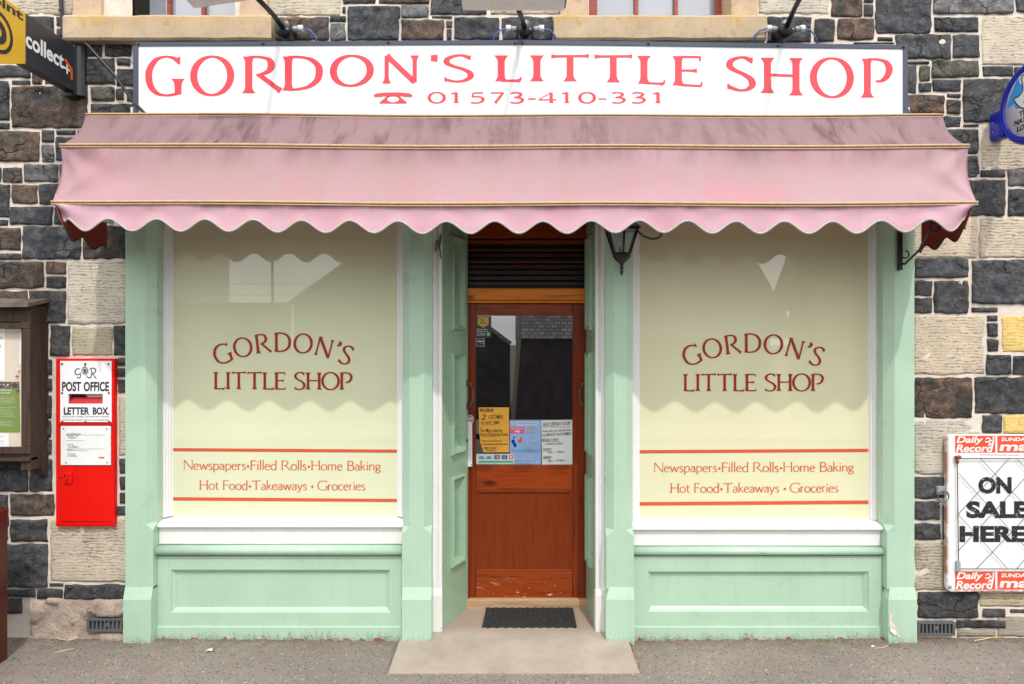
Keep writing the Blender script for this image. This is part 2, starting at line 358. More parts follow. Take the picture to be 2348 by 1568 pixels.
def awn(name,c):
    t=NT(name); xyz=t.sep(); z=xyz[2]
    n=t.noise(3.2,5,.6); big=t.noise(1,3,.5,t.mapping((3.2,1,.9)),.2); weave=t.noise(420,2,.5)
    col=t.mix(t.fr(big,.35,.65),c,srgb(184,154,155)); 
    col=t.mix(t.math('MULTIPLY',t.fr(n,.50,.70),.5),col,srgb(198,146,156)); n5=t.noise(1,5,.6,t.mapping((7,1,1.1))); col=t.mix(t.fr(n5,.5,.7,0,.45),col,srgb(184,162,158)); col=t.mix(t.fr(xyz[0],-2.5,2.3,.35,0),col,srgb(178,136,142))
    col=t.mix(t.fr(t.noise(60,5,.7),.5,.8,0,.35),col,srgb(168,134,140)); col=t.mix(t.fr(z,2.515,2.505),col,t.mix(t.fr(n,.4,.65),srgb(212,174,186),srgb(206,158,172)))
    # streaks of black mould: heavy on the upper panel, slight under the piping
    st=t.noise(1,6,.68,t.mapping((12,1,3.6),rot=(0,R(16),0)),.25); sp=t.noise(190,4,.75); gen=t.noise(1.3,3,.5)
    up=t.fr(z,2.815,2.835)
    f=t.math('MULTIPLY',t.fr(st,.46,.68),t.math('MULTIPLY',up,t.fr(gen,.36,.60,.15,1)))
    col=t.mix(t.math('MULTIPLY',up,.85),col,srgb(138,114,118))
    col=t.mix(t.math('MULTIPLY',f,t.fr(sp,.34,.56,.35,1.0)),col,srgb(72,54,60))
    top=t.math('MULTIPLY',t.fr(z,3.03,3.062),t.fr(t.noise(9,5,.7),.35,.65)); col=t.mix(t.math('MULTIPLY',top,.7),col,srgb(74,58,64))
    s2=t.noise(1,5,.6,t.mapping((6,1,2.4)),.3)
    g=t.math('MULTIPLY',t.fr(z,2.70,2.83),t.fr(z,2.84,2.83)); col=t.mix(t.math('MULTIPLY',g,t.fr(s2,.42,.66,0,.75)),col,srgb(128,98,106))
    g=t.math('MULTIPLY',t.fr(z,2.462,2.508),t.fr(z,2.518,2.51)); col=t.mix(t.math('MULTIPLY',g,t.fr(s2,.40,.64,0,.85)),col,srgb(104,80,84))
    rd=t.math('MULTIPLY',t.fr(t.noise(1,3,.5,t.mapping((5.5,1,3.2))),.55,.75),t.math('MULTIPLY',t.fr(z,2.68,2.56),t.fr(z,2.5,2.54))); col=t.mix(t.math('MULTIPLY',rd,.45),col,srgb(222,132,146))
    t.col(col).set(Roughness=.75); t.b.inputs['Specular IOR Level'].default_value=.25
    t.bump(t.math('ADD',t.math('MULTIPLY',weave,.3),t.math('MULTIPLY',t.noise(5,4,.5),1.4)),.35,.006); return t.mat
def translucent(mat,col,k):
    n=mat.node_tree.nodes; l=mat.node_tree.links; p=n['Principled BSDF']; o=n['Material Output']
    tb=n.new('ShaderNodeBsdfTranslucent'); tb.inputs[0].default_value=col; x=n.new('ShaderNodeMixShader'); x.inputs[0].default_value=k
    l.new(p.outputs[0],x.inputs[1]); l.new(tb.outputs[0],x.inputs[2]); l.new(x.outputs[0],o.inputs[0]); return mat
M['awn']=awn('faded_pink_awning_cloth',srgb(192,158,167))
M['awnred']=plain('dark_red_awning_lining',(.16,.006,.010,1),.6,0,.2,40,.1)
translucent(M['awn'],(.85,.45,.25,1),.15); translucent(M['awnred'],(.75,.16,.05,1),.22)
M['piping']=plain('tan_piping',srgb(190,158,122),.6,0,.2,40,.12)
M['binding']=plain('pale_grey_binding',srgb(168,168,158),.7,0,.2,60,.15)
def pane(name,c,ior=1.75,rough=.35):
    t=NT(name); n=t.noise(2.2,3); b=t.noise(.9,2)
    t.col(t.mix(t.fr(n,.3,.7),mul(c,.97),mul(c,1.02))).set(Roughness=rough)
    t.set(Coat_Weight=1.0,Coat_Roughness=.006,Coat_IOR=ior); t.b.inputs['Specular IOR Level'].default_value=.1
    q=t.n.new('ShaderNodeBump'); q.inputs['Strength'].default_value=.05; q.inputs['Distance'].default_value=.004
    t.l(t.noise(1.7,2),q.inputs['Height']); t.l(q.outputs[0],t.b.inputs['Coat Normal']); return t.mat
M['cream_l']=pane('cream_backed_glass',(.70,.72,.50,1))
M['cream_r']=pane('cream_backed_glass_warm',(.72,.705,.475,1))
M['dglass']=pane('dark_door_glass',(.010,.008,.010,1),2.5,.2)
M['skyglass']=pane('upper_window_glass',(.30,.33,.38,1),2.1,.3)
def clear():
    m=bpy.data.materials.new('clear_lantern_glass'); m.use_nodes=True; n=m.node_tree.nodes; l=m.node_tree.links
    t=n.new('ShaderNodeBsdfTransparent'); g=n.new('ShaderNodeBsdfGlossy'); g.inputs['Roughness'].default_value=.05; x=n.new('ShaderNodeMixShader'); x.inputs[0].default_value=.16
    t.inputs[0].default_value=(.80,.84,.84,1)
    l.new(t.outputs[0],x.inputs[1]); l.new(g.outputs[0],x.inputs[2]); l.new(x.outputs[0],n['Material Output'].inputs[0]); return m
M['clear']=clear()
def rubber():
    t=NT('ribbed_rubber'); w=t.n.new('ShaderNodeTexWave'); w.inputs['Scale'].default_value=24; w.bands_direction='X'; w.inputs['Distortion'].default_value=2.5; w.inputs['Detail'].default_value=3; t.l(t.tc,w.inputs[0])
    n=t.noise(70,4); c=t.mix(t.fr(n,.5,.75,0,.6),(.022,.022,.024,1),(.10,.092,.08,1))
    t.col(c).set(Roughness=.8); t.bump(t.math('ADD',w.outputs['Fac'],n),.8,.006); return t.mat
M['rubber']=rubber()
def shutter():
    t=NT('dark_shutter_metal'); n=t.noise(2,3); t.col(t.mix(t.fr(n,.4,.7),(.020,.018,.018,1),(.045,.035,.030,1))).set(Roughness=.4,Metallic=.4); return t.mat
M['shutter']=shutter()
def pin():
    t=NT('pinboard'); n=t.noise(180,3); t.col(t.mix(n,srgb(196,182,164),srgb(216,204,188))).set(Roughness=.9); return t.mat
M['pin']=pin()
def enamel():
    t=NT('rusty_white_enamel'); n=t.noise(5,6,.7); s=t.noise(1,5,.6,t.mapping((14,14,2)))
    x=t.sep()[0]; z=t.sep()[2]
    e=t.math('MAXIMUM',t.fr(x,X(2170,-.01),X(2178,-.01),1,0),t.fr(z,Z(1357,-.01),Z(1349,-.01),1,0))
    f=t.math('MULTIPLY',e,t.fr(n,.40,.52)); c=t.mix(t.math('MULTIPLY',t.fr(s,.58,.72),.35),(.78,.79,.80,1),srgb(190,170,150))
    c=t.mix(f,c,srgb(150,78,34)); t.col(c).set(Roughness=.3); return t.mat
M['enamel']=enamel()

# ------------------------------------------------------------------ lettering
def cr(pts,closed=False,n=9):
    out=[]; N=len(pts)
    rng=range(N) if closed else range(N-1)
    g=lambda k: pts[k%N] if closed else pts[max(0,min(N-1,k))]
    for k in rng:
        p0,p1,p2,p3=g(k-1),g(k),g(k+1),g(k+2)
        for j in range(n):
            t=j/n; t2=t*t; t3=t2*t
            out.append(tuple(.5*((2*p1[q])+(-p0[q]+p2[q])*t+(2*p0[q]-5*p1[q]+4*p2[q]-p3[q])*t2+(-p0[q]+3*p1[q]-3*p2[q]+p3[q])*t3) for q in (0,1)))
    if not closed: out.append(tuple(pts[-1]))
    return out
def ell(cx,cy,rx,ry,n=14): return [(cx+rx*math.cos(2*math.pi*k/n+math.pi/2),cy+ry*math.sin(2*math.pi*k/n+math.pi/2)) for k in range(n)]
def S_(*p,w=1): return ('s',p,w)
def C_(p,w=1): return ('c',p,w)
def L_(a,b,f0=0,f1=0,w=1): return ('l',a,b,f0,f1,w)
GL={
'O':(.98,[C_(ell(.49,.5,.49,.5))]),
'G':(.92,[S_((.885,.87),(.72,.965),(.48,1),(.22,.92),(.04,.70),(0,.48),(.07,.22),(.26,.05),(.52,0),(.76,.03),(.86,.06)),L_((.86,.02),(.86,.43),0,.8),L_((.895,1.0),(.885,.80),0,0,.35)]),
'R':(.85,[L_((.1,0),(.1,1),.7,.5),S_((.1,.985),(.36,.985),(.56,.92),(.63,.76),(.57,.6),(.42,.51),(.28,.48)),L_((.34,.5),(.85,.0),0,.35)]),
'D':(.88,[L_((.09,0),(.09,1),.5,.5),S_((.09,.985),(.40,.98),(.66,.90),(.84,.70),(.87,.48),(.81,.25),(.62,.08),(.38,.02),(.09,.015))]),
'N':(.92,[L_((.1,0),(.1,1),.9,0,.62),L_((.85,0),(.85,1),0,.9,.62),L_((.1,1),(.85,0),.2,0,1.05)]),
'S':(.62,[S_((.57,.90),(.40,1),(.22,.975),(.07,.86),(.06,.71),(.19,.59),(.40,.48),(.56,.34),(.58,.17),(.44,.03),(.24,0),(.02,.08)),L_((.575,1.0),(.57,.83),0,0,.3),L_((.02,0),(.012,.17),0,0,.3)]),
'L':(.62,[L_((.1,0),(.1,1),.6,.8),L_((.1,.02),(.6,.02),0,.6),L_((.6,0),(.64,.15),0,0,.3)]),
'I':(.26,[L_((.13,0),(.13,1),.8,.8)]),
'T':(.86,[L_((.0,.965),(.86,.985),.7,.7),L_((.43,0),(.43,.97),.8,.0)]),
'E':(.64,[L_((.1,0),(.1,1),.6,.6),L_((.1,.975),(.6,.975)),L_((.60,1.0),(.60,.84),0,0,.3),L_((.1,.51),(.53,.52),0,.9),L_((.1,.02),(.62,.02)),L_((.62,0),(.645,.15),0,0,.3)]),
'F':(.58,[L_((.1,0),(.1,1),.7,.6),L_((.1,.975),(.56,.975)),L_((.56,1.0),(.56,.86),0,0,.3),L_((.1,.52),(.48,.52),0,.9)]),
'H':(.88,[L_((.1,0),(.1,1),.8,.8),L_((.78,0),(.78,1),.8,.8),L_((.1,.52),(.78,.52))]),
'P':(.72,[L_((.1,0),(.1,1),.8,.5),S_((.1,.985),(.36,.985),(.58,.92),(.68,.75),(.62,.56),(.48,.44),(.32,.42))]),
'B':(.68,[L_((.1,0),(.1,1),.4,.4),S_((.1,.985),(.36,.98),(.53,.88),(.54,.68),(.40,.55),(.1,.53)),S_((.1,.53),(.42,.52),(.62,.38),(.62,.16),(.44,.03),(.1,.015))]),
"'":(.2,[S_((.10,1.02),(.17,.95),(.13,.85),(.02,.77),w=1.05),L_((.06,.97),(.15,.97),0,0,2.2)]),
'0':(.80,[C_(ell(.40,.5,.40,.5))]),
'1':(.42,[L_((.24,0),(.24,1),.8,.0),L_((.02,.88),(.26,.99))]),
'5':(.62,[L_((.14,.965),(.60,.965),0,.5),L_((.15,.97),(.10,.58),0,0,.55),S_((.10,.57),(.30,.62),(.52,.53),(.60,.33),(.50,.10),(.28,0),(.02,.05))]),
'7':(.64,[L_((.02,.965),(.64,.965),.5,0),L_((.62,.97),(.22,0),0,.4,.9)]),
'3':(.62,[S_((.05,.91),(.25,1),(.47,.94),(.52,.77),(.40,.60),(.20,.54)),S_((.20,.54),(.44,.50),(.60,.34),(.54,.12),(.32,0),(.03,.06))]),
'4':(.72,[L_((.52,0),(.52,1),.6,0),L_((.52,1),(.02,.30),0,0,.5),L_((.02,.30),(.72,.30))]),
'-':(.32,[L_((0,.38),(.32,.38))]),
'n':(.54,[L_((.07,0),(.07,.6),.2,.2),S_((.07,.46),(.20,.57),(.34,.6),(.44,.52),(.46,.32),(.46,0))]),
'e':(.50,[L_((.04,.34),(.45,.35)),S_((.45,.35),(.40,.53),(.25,.6),(.09,.51),(.03,.3),(.10,.08),(.27,0),(.45,.08))]),
'w':(.80,[L_((.03,.6),(.21,0),.3,0),L_((.21,0),(.40,.58)),L_((.40,.58),(.58,0)),L_((.58,0),(.77,.6),0,.3)]),
's':(.37,[S_((.33,.53),(.20,.6),(.07,.54),(.06,.42),(.18,.33),(.31,.22),(.31,.08),(.18,0),(.03,.05))]),
'p':(.56,[L_((.08,-.28),(.08,.6),.2,.2),S_((.08,.46),(.20,.58),(.36,.59),(.50,.45),(.50,.2),(.36,.02),(.20,0),(.08,.08))]),
'a':(.47,[S_((.06,.51),(.20,.6),(.34,.56),(.40,.42),(.40,0)),S_((.40,.36),(.20,.33),(.05,.22),(.06,.06),(.20,0),(.40,.12))]),
'r':(.35,[L_((.07,0),(.07,.6),.2,.2),S_((.07,.42),(.16,.56),(.32,.585))]),
'i':(.19,[L_((.09,0),(.09,.6),.2,.2),L_((.09,.78),(.09,.88),0,0,1.2)]),
'l':(.19,[L_((.09,0),(.09,1.05),.2,.2)]),
'd':(.57,[L_((.49,0),(.49,1.05),.2,.2),S_((.49,.5),(.36,.6),(.20,.58),(.05,.42),(.04,.2),(.16,.02),(.32,0),(.49,.12))]),
'o':(.57,[C_(ell(.285,.3,.25,.3))]),
'm':(.86,[L_((.07,0),(.07,.6),.2,.2),S_((.07,.46),(.18,.57),(.29,.6),(.39,.5),(.41,.3),(.41,0)),S_((.41,.44),(.52,.57),(.64,.6),(.74,.5),(.76,.3),(.76,0))]),
'k':(.51,[L_((.07,0),(.07,1.05),.2,.2),L_((.08,.26),(.42,.6)),L_((.20,.36),(.49,0))]),
'g':(.52,[C_(ell(.23,.41,.18,.18)),S_((.14,.26),(.08,.16),(.20,.08),(.40,.04),(.46,-.10),(.34,-.24),(.16,-.26),(.04,-.16),(.10,-.04),(.20,.06)),L_((.36,.53),(.50,.57))]),
't':(.35,[S_((.14,.80),(.14,.15),(.20,.01),(.33,.03)),L_((.02,.58),(.33,.58))]),
'y':(.51,[L_((.03,.6),(.25,.02),.2,0),S_((.47,.6),(.26,0),(.15,-.20),(0,-.27))]),
'c':(.46,[S_((.42,.52),(.28,.6),(.10,.52),(.03,.3),(.10,.08),(.28,0),(.43,.07))]),
}
def glyph(mb,ch,tr,thick,thin,fm,m=0,cap=1.0):
    """tr maps glyph coordinates to picture units; the pen is thick across uprights and thin across levels"""
    for st in GL[ch][1]:
        if st[0]=='l':
            a,b=tr(*st[1]),tr(*st[2]); L=math.hypot(b[0]-a[0],b[1]-a[1]) or 1e-6; n=max(10,14 if (st[3] or st[4]) else 6)
            pts=[(a[0]+(b[0]-a[0])*k/n,a[1]+(b[1]-a[1])*k/n) for k in range(n+1)]
            if st[3] or st[4]:
                e=cap*.16; ts=sorted(set([0,.02,.045,.08,.12,.17,.25,.5,.75,.83,.88,.92,.955,.98,1])); pts=[(a[0]+(b[0]-a[0])*t,a[1]+(b[1]-a[1])*t) for t in ts]
            f0,f1,w=st[3],st[4],st[5]; closed=False
        else:
            pts=[tr(*p) for p in cr(list(st[1]),st[0]=='c',8)]; f0=f1=0; w=st[2]; closed=st[0]=='c'
        wd=[]; n=len(pts)
        for k in range(n):
            a=pts[(k-1)%n] if closed else pts[max(k-1,0)]; b=pts[(k+1)%n] if closed else pts[min(k+1,n-1)]
            dx,dy=b[0]-a[0],b[1]-a[1]; l=math.hypot(dx,dy) or 1; q=math.sqrt((thick*dy/l)**2+(thin*dx/l)**2)*w
            if f0 or f1:
                d0=math.hypot(pts[k][0]-pts[0][0],pts[k][1]-pts[0][1]); d1=math.hypot(pts[k][0]-pts[-1][0],pts[k][1]-pts[-1][1]); e=cap*.2
                q*=1+1.35*f0*max(0,1-d0/e)**2.2+1.35*f1*max(0,1-d1/e)**2.2
            wd.append(q)
        mb.ribbon(pts,wd,fm,m,closed)
def run_text(mb,s,x0,x1,yb,cap,thick,thin,fm,m=0,space=.34,track=.07,slope=0):
    """one line of the serif lettering, stretched to reach from x0 to x1; y grows downward"""
    adv=[]; x=0
    for c in s:
        adv.append(x); x+= space if c==' ' else (.36 if c=='*' else GL[c][0]+track)
    k=(x1-x0)/(x-track)
    for c,a in zip(s,adv):
        if c==' ': continue
        xx=x0+a*k
        if c=='*': mb.disc(xx+.16*k,yb-.36*cap+slope*(xx-x0),cap*.135,fm,m); continue
        glyph(mb,c,lambda u,v,xx=xx:(xx+u*k,yb-v*cap+slope*(xx+u*k-x0)),thick,thin,fm,m,cap)
_tc={}
def text_geo(s,bold=0,shear=0,res=3):
    key=(s,bold,shear,res)
    if key in _tc: return _tc[key]
    c=bpy.data.curves.new('t','FONT'); c.body=s; c.size=1; c.offset=bold; c.shear=shear; c.resolution_u=res; c.fill_mode='FRONT'
    o=bpy.data.objects.new('t',c); COL.objects.link(o)
    dg=bpy.context.evaluated_depsgraph_get(); me=bpy.data.meshes.new_from_object(o.evaluated_get(dg))
    v=[(q.co.x,q.co.y) for q in me.vertices]; f=[tuple(p.vertices) for p in me.polygons]
    bpy.data.objects.remove(o); bpy.data.curves.remove(c); bpy.data.meshes.remove(me)
    _tc[key]=(v,f); return v,f
def text_into(mb,s,x0,x1,y0,y1,fm,m=0,bold=0,shear=0,res=3,rot=0):
    """text of the built-in face, its ink stretched to the box (x0..x1, top y0 .. bottom y1)"""
    v,f=text_geo(s,bold,shear,res)
    if not v: return
    ax,bx=min(p[0] for p in v),max(p[0] for p in v); ay,by=min(p[1] for p in v),max(p[1] for p in v)
    mb.ly=(mb.ly+1)%14; off=.0010+mb.ly*.00012; ids=[]
    for a,b in v:
        u=x0+(a-ax)/(bx-ax)*(x1-x0); w=y1+(b-ay)/(by-ay)*(y0-y1)
        if rot: cx=(x0+x1)/2; w+=rot*(u-cx)
        ids.append(mb.av(fm(u,w,off)))
    for q in f: mb.af([ids[k] for k in q],m)
def wallmap(Y): return lambda a,b,o=0: P(a,b,Y)+Vector((0,-o,0))

# ------------------------------------------------------------------ the ground
def gz(x): return -.022*max(0,1-(x/2.6)**2)
def sheet(name,x0,x1,y0,y1,z,m,nx=1,ny=1,fz=None):
    mb=MB(); ids=[[mb.av((x0+(x1-x0)*i/nx,y0+(y1-y0)*j/ny,z+(fz(x0+(x1-x0)*i/nx) if fz else 0))) for i in range(nx+1)] for j in range(ny+1)]
    for j in range(ny):
        for i in range(nx): mb.af((ids[j][i],ids[j][i+1],ids[j+1][i+1],ids[j+1][i]))
    return struct(obj(name,mb,m,origin=((x0+x1)/2,(y0+y1)/2,z),recalc=False))
M['tarmac']=plain('road_tarmac',(.105,.100,.092,1),.9,0,.6,150,.25)
M['kerbstone']=plain('kerb_concrete',(.30,.29,.27,1),.9,0,.5,80,.15)
M['earth']=plain('far_ground',(.10,.11,.06,1),1,0,0,3,.2)
sheet('pavement',-14,14,-1.75,.62,0,M['pave'],56,1,gz)
kb=MB(); kb.box(-14,14,-1.9,-1.754,-.2,-.004); struct(obj('kerb',kb,M['kerbstone'],bevel=.015))
sheet('road',-60,60,-8.6,-1.9,-.12,M['tarmac'])
sheet('opposite_pavement',-60,60,-11.2,-8.6,-.02,M['pave'])
sheet('ground',-400,400,-400,400,-.20,M['earth'])

# ------------------------------------------------------------------ the shop building
B=thing('shop_building','dark rubble stone shop building with green painted shopfront and cream windows','building',(0,.3,0))
REG={'A':(0,0,.25),'B':(586.8,0,.25),'C':(1173.6,0,.25),'D':(1760.4,0,.25),'E':(0,391.2,.25),'H':(1760.4,391.2,.25),'F':(0,782.4,.25),'I':(1760.4,782.4,.25),'G':(0,1173.6,.2514),'J':(1760.4,1173.6,.2514)}
STN='''A l -60 -110 665 135;A d 230 150 495 330;A d 515 150 570 240;A d 515 260 575 345;A d 575 375 745 515;A d 760 400 940 520;A d 960 400 1205 520;A d 590 535 1055 775;A d 1070 535 1195 602;A d 1070 626 1225 795;A o 830 795 1050 930;A d 1060 810 1140 920;A d 1158 815 1232 930;A d 825 950 1232 1080;A d 825 1095 1232 1200;A d -90 598 275 715;A d 105 735 275 775;A b 290 640 390 775;A b 410 690 590 775;A d -90 740 85 1105;A r 105 790 800 1175;A d -90 1122 85 1185;A b -90 1200 365 1485;A d 382 1192 492 1310;A g 382 1325 495 1490;A d 515 1192 690 1236;A d 510 1250 770 1480;A d 705 1192 860 1236;A d 0 600 -90 500;A d -90 330 -20 580
E d -90 -30 12 112;E b 25 -30 205 115;E g 215 -62 532 107;E d 545 -62 800 107;E d -90 120 90 430;E b 105 125 343 305;E d 355 118 640 312;E d 95 327 482 500;E d 497 330 820 500;E d -90 446 75 506;E b -90 520 190 732;E d 205 508 745 815;E n 757 500 1160 812;E d -90 755 195 820;E b -90 832 405 1082;E b 420 830 605 952;E d 420 966 605 1080;E l 615 822 1160 1408;E d 265 1097 605 1402;E b -90 1100 248 1200;E d 455 1416 640 1700;E s 655 1430 1035 1700;E d 1042 1425 1160 1700
F d 400 165 478 310;F d 400 338 478 462;F d 400 498 475 702;F d 400 728 472 882;F d 400 900 475 1042;F d 270 1075 480 1380;F d 1075 148 1160 227;F d 1075 245 1160 327;F d 1080 345 1165 470;F l 1085 500 1160 1052;F d 1090 1072 1165 1217;F d 1095 1238 1168 1362;F d 1095 1384 1168 1492;F d 1070 1508 1168 1600;F d -90 1080 255 1382;F d -90 1404 80 1700;F b 98 1398 500 1600
G d -90 50 18 262;G d 30 130 74 262;G d 90 64 432 273;G d -90 287 438 690;G l 455 60 1165 642;G d 452 650 576 681;G d 335 700 570 796;G d 583 658 1165 800;G d -90 705 322 778;G d -90 785 200 930;G q 272 905 630 1135
B l 95 -110 780 145;B r 155 155 665 372;B d 675 145 825 202;B g 680 212 820 372;B d 790 60 822 122;B d 790 -90 1100 36;B r 1118 -90 1585 36;B d 836 52 1312 372;B d 1283 60 1325 168;B g 1328 48 1585 166;B r 1325 178 1726 372;B d 1600 -90 2122 136;B d 1610 146 1800 168;B d 1740 188 1800 256;B d 1745 264 1796 372;B d 1812 154 2236 372;B l 2148 58 2790 133;B l 2148 -110 2790 45;B d 2252 155 2722 372
D l -85 -110 562 128;D d -10 150 400 392;D d 424 170 612 387;D b 582 -90 866 156;D d 878 38 966 152;D d 878 -90 966 24;D r 634 168 976 368;D d 988 -90 1500 312;D h 1516 -90 2252 130;D d 2268 -90 2600 116;D d 1522 154 1930 296;D l 1958 143 2600 598;D d 1000 338 1146 377;D d 1172 314 1680 542;D d 1692 314 1936 536;D d 785 388 1160 402;D d 1240 562 1478 590;D d 1240 600 1362 852;D o 1384 604 1490 744;D o 1504 550 1942 712;D d 1968 604 2252 702;D d 2262 610 2600 702;D d 1508 728 1772 842;D d 1384 758 1500 842;D d 1788 718 2252 1126;D d 2266 718 2600 1126;D r 1240 868 1612 1050;D d 1638 858 1768 896;D b 1638 913 1768 1047;D d 1240 1066 1772 1165;D d 1788 1140 1932 1162;D d 1600 1183 1932 1415;D l 1958 1150 2600 1562;D d 1700 1430 1932 1600
H d 1700 -10 1922 62;H d 1943 -10 2170 62;H h 2193 -8 2600 143;H d 1780 82 2177 417;H d 2198 165 2600 417;H l 1340 430 1922 802;H l 1938 425 2600 802;H d 1340 797 1842 987;H d 1868 815 2600 1227;H d 1340 1005 1507 1152;H d 1522 1003 1842 1312;H d 1340 1163 1507 1312;H d 1868 1250 2102 1302;H l 1340 1322 1985 1870;H d 2008 1325 2106 1382;H d 2008 1398 2106 1525;H y 2140 1330 2600 1668;H d 2008 1545 2116 1660
I d 2000 120 2232 310;I d 2246 130 2600 312;I r 1340 330 1876 707;I d 1898 325 2600 667;I l 1340 716 1950 1222;I d 1960 673 2142 842;I y 2162 670 2600 850;I d 1340 1240 1640 1446;I d 1340 1462 1580 1640;I d 1660 1240 2600 1500
J d 1335 100 1576 257;J d 1590 -60 1640 250;J a 1340 268 1625 716;J d 1365 728 1917 972;J s 1935 738 2600 868;J d 1955 880 2165 962;J d 2205 885 2600 925;J d 1718 985 2165 1062;J q 1725 1070 2080 1142;J q 2092 950 2600 1142'''
CC={'d':(.050,.054,.060),'n':(.040,.036,.036),'g':(.13,.135,.14),'h':(.13,.125,.125),'b':(.062,.054,.047),'o':(.085,.082,.066),'r':(.050,.047,.046),'l':(.60,.53,.42),'s':(.46,.40,.28),'a':(.50,.43,.31),'q':(.34,.29,.23),'y':(.80,.58,.19)}
RU={'d':.10,'n':.25,'g':0,'h':.25,'b':.75,'o':.1,'r':1.0}
mb_d=MB(); mb_s=MB(); cols_d=[]; cols_s=[]
def stone(x0,x1,z0,z1,ty,seed):
    rnd=random.Random(seed); light=ty in 'lsaqy'; x0-=.0005; x1+=.0005; z0-=.0005; z1+=.0005
    mb,cols=(mb_s,cols_s) if light else (mb_d,cols_d)
    w,h=x1-x0,z1-z0; g=.03 if abs((x0+x1)/2)>3.45 or z0>4.1 else .013 if max(w,h)<.7 else .02
    nx,nz=max(3,int(w/g)),max(3,int(h/g)); eu,ev=min(.2,.006/w),min(.2,.006/h)
    us=[-1]+[(-1+eu)+(2-2*eu)*i/nx for i in range(nx+1)]+[1]; vs=[-1]+[(-1+ev)+(2-2*ev)*j/nz for j in range(nz+1)]+[1]; nx+=2; nz+=2; cx,cz=(x0+x1)/2,(z0+z1)/2
    c=CC[ty]; k=rnd.uniform(.78,1.25) if not light else rnd.uniform(.93,1.06); tint=rnd.uniform(-.05,.05)
    col=(c[0]*k*(1+tint),c[1]*k,c[2]*k*(1-tint),RU.get(ty,0)*rnd.uniform(.7,1.1) if not light else 0)
    tx,tz=rnd.uniform(-.05,.05),rnd.uniform(-.06,.06); off=Vector((rnd.uniform(-50,50),rnd.uniform(-50,50),0))
    sq=rnd.uniform(.005,.05); front=.036 if light else .030
    amp=.003 if light else rnd.uniform(.007,.013); ids=[]
    for j in range(nz+1):
        row=[]
        for i in range(nx+1):
            u,v=us[i],vs[j]
            ku=sq*min(1,h/w); kv=sq*min(1,w/h)
            px=cx+w/2*u*(1-ku*v*v*v*v*u*u); pz=cz+h/2*v*(1-kv*u*u*u*u*v*v)
            edge=(abs(u)>.999 or abs(v)>.999)
            q=Vector((px*19,pz*19,0))+off; js=min(.010,.16*min(w,h))
            wob=noise.noise_vector(q)*js*max(abs(u)**6,abs(v)**6)
            px+=wob.x; pz+=wob.y
            e=min((1-abs(u))*w/2,(1-abs(v))*h/2)
            y=front+.006*math.exp(-e/.005)
            n1=noise.fractal(Vector((px*13,pz*13,3))+off,.8,2.1,4); n2=abs(noise.noise(Vector((px*6+n1*.3,pz*9,9))+off))
            y-=amp*(n1*.9+.5-1.8*n2)*min(1,e/.010)
            y+=(tx*(px-cx)+tz*(pz-cz))*.35
            y=min(y,.0375)
            if edge: y=.070
            row.append(mb.av((px,y,pz))); cols.append(col)
        ids.append(row)
    for j in range(nz):
        for i in range(nx): mb.af((ids[j][i],ids[j][i+1],ids[j+1][i+1],ids[j+1][i]),1 if ty=='y' else 0,True)
seed=11
for line in STN.replace('\n',';').split(';'):
    q=line.split()
    if len(q)!=6: continue
    ox,oy,s=REG[q[0]]; a,b,c,d=[float(k)*s for k in q[2:]]
    if c<=a or d<=b: continue
    seed+=1
    stone(X(ox+a,.035),X(ox+c,.035),max(-.03,Z(oy+d,.035)),Z(oy+b,.035),q[1],seed)
# the wall goes on beyond the picture: coursed rubble
def course(xa,xb,za,zb,seed):
    rnd=random.Random(seed); z=za
    while z<zb-.06:
        h=min(rnd.choice((.12,.2,.28,.34)),zb-z); x=xa
        while x<xb-.04:
            w=min(rnd.choice((.16,.28,.4,.55)),xb-x)
            if xb-x-w<.1: w=xb-x
            ty=rnd.choice('dddddbbrol' if h>.15 else 'dddb'); stone(x+.006,x+w-.006,z+.006,z+h-.006,ty,rnd.randint(0,10**6)); x+=w
        z+=h
wl_,wr_=X(-24,.035),X(2347+60,.035)
course(-7.6,wl_,-.02,5.4,1); course(wr_,7.6,-.02,5.4,2)
course(X(2347,.035)-.01,wr_,0,.0,3)
XS0,XS1=X(287,0)+.02,X(2097,0)-.02            # the shopfront's opening in the wall
ZTOP=Z(-26,.035); course(wl_,-2.85,ZTOP,5.4,4); course(2.85,wr_,ZTOP,5.4,5); course(-1.30,.24,ZTOP,5.4,6); course(-2.85,2.85,5.42,5.9,7); course(1.56,2.85,ZTOP,5.4,8); course(-2.85,-2.62,ZTOP,5.4,9)
# windows' openings upstairs: (x0,x1) in metres
WU=((X(265,.10),X(548,.10)),(X(1349,.06),X(1676,.06)))
mo=MB(); yb=.0400
def mgrid(x0,x1,z0,z1):
    n,k=max(1,int((x1-x0)/.05)),max(1,int((z1-z0)/.05)); ids=[]
    for j in range(k+1):
        ids.append([mo.av((x0+(x1-x0)*i/n,yb+.006*noise.noise(Vector((x0+(x1-x0)*i/n,z0+(z1-z0)*j/k,2))*9),z0+(z1-z0)*j/k)) for i in range(n+1)])
    for j in range(k):
        for i in range(n): mo.af((ids[j][i],ids[j][i+1],ids[j+1][i+1],ids[j+1][i]),0,True)
zs=3.30; zw=Z(32,-.02); zh=zw+1.5
mgrid(-7.6,XS0,-.05,5.9); mgrid(XS1,7.6,-.05,5.9); mgrid(XS0,XS1,zs,zw); mgrid(XS0,XS1,zh,5.9)
xs=[XS0,WU[0][0],WU[0][1],WU[1][0],WU[1][1],XS1]
for k in (0,2,4): mgrid(xs[k],xs[k+1],zw,zh)
yel=sand_mat(); yel.name='yellow_painted_stone'
cols=[(.6,.5,.42,0)]*len(mo.v)+cols_d+cols_s
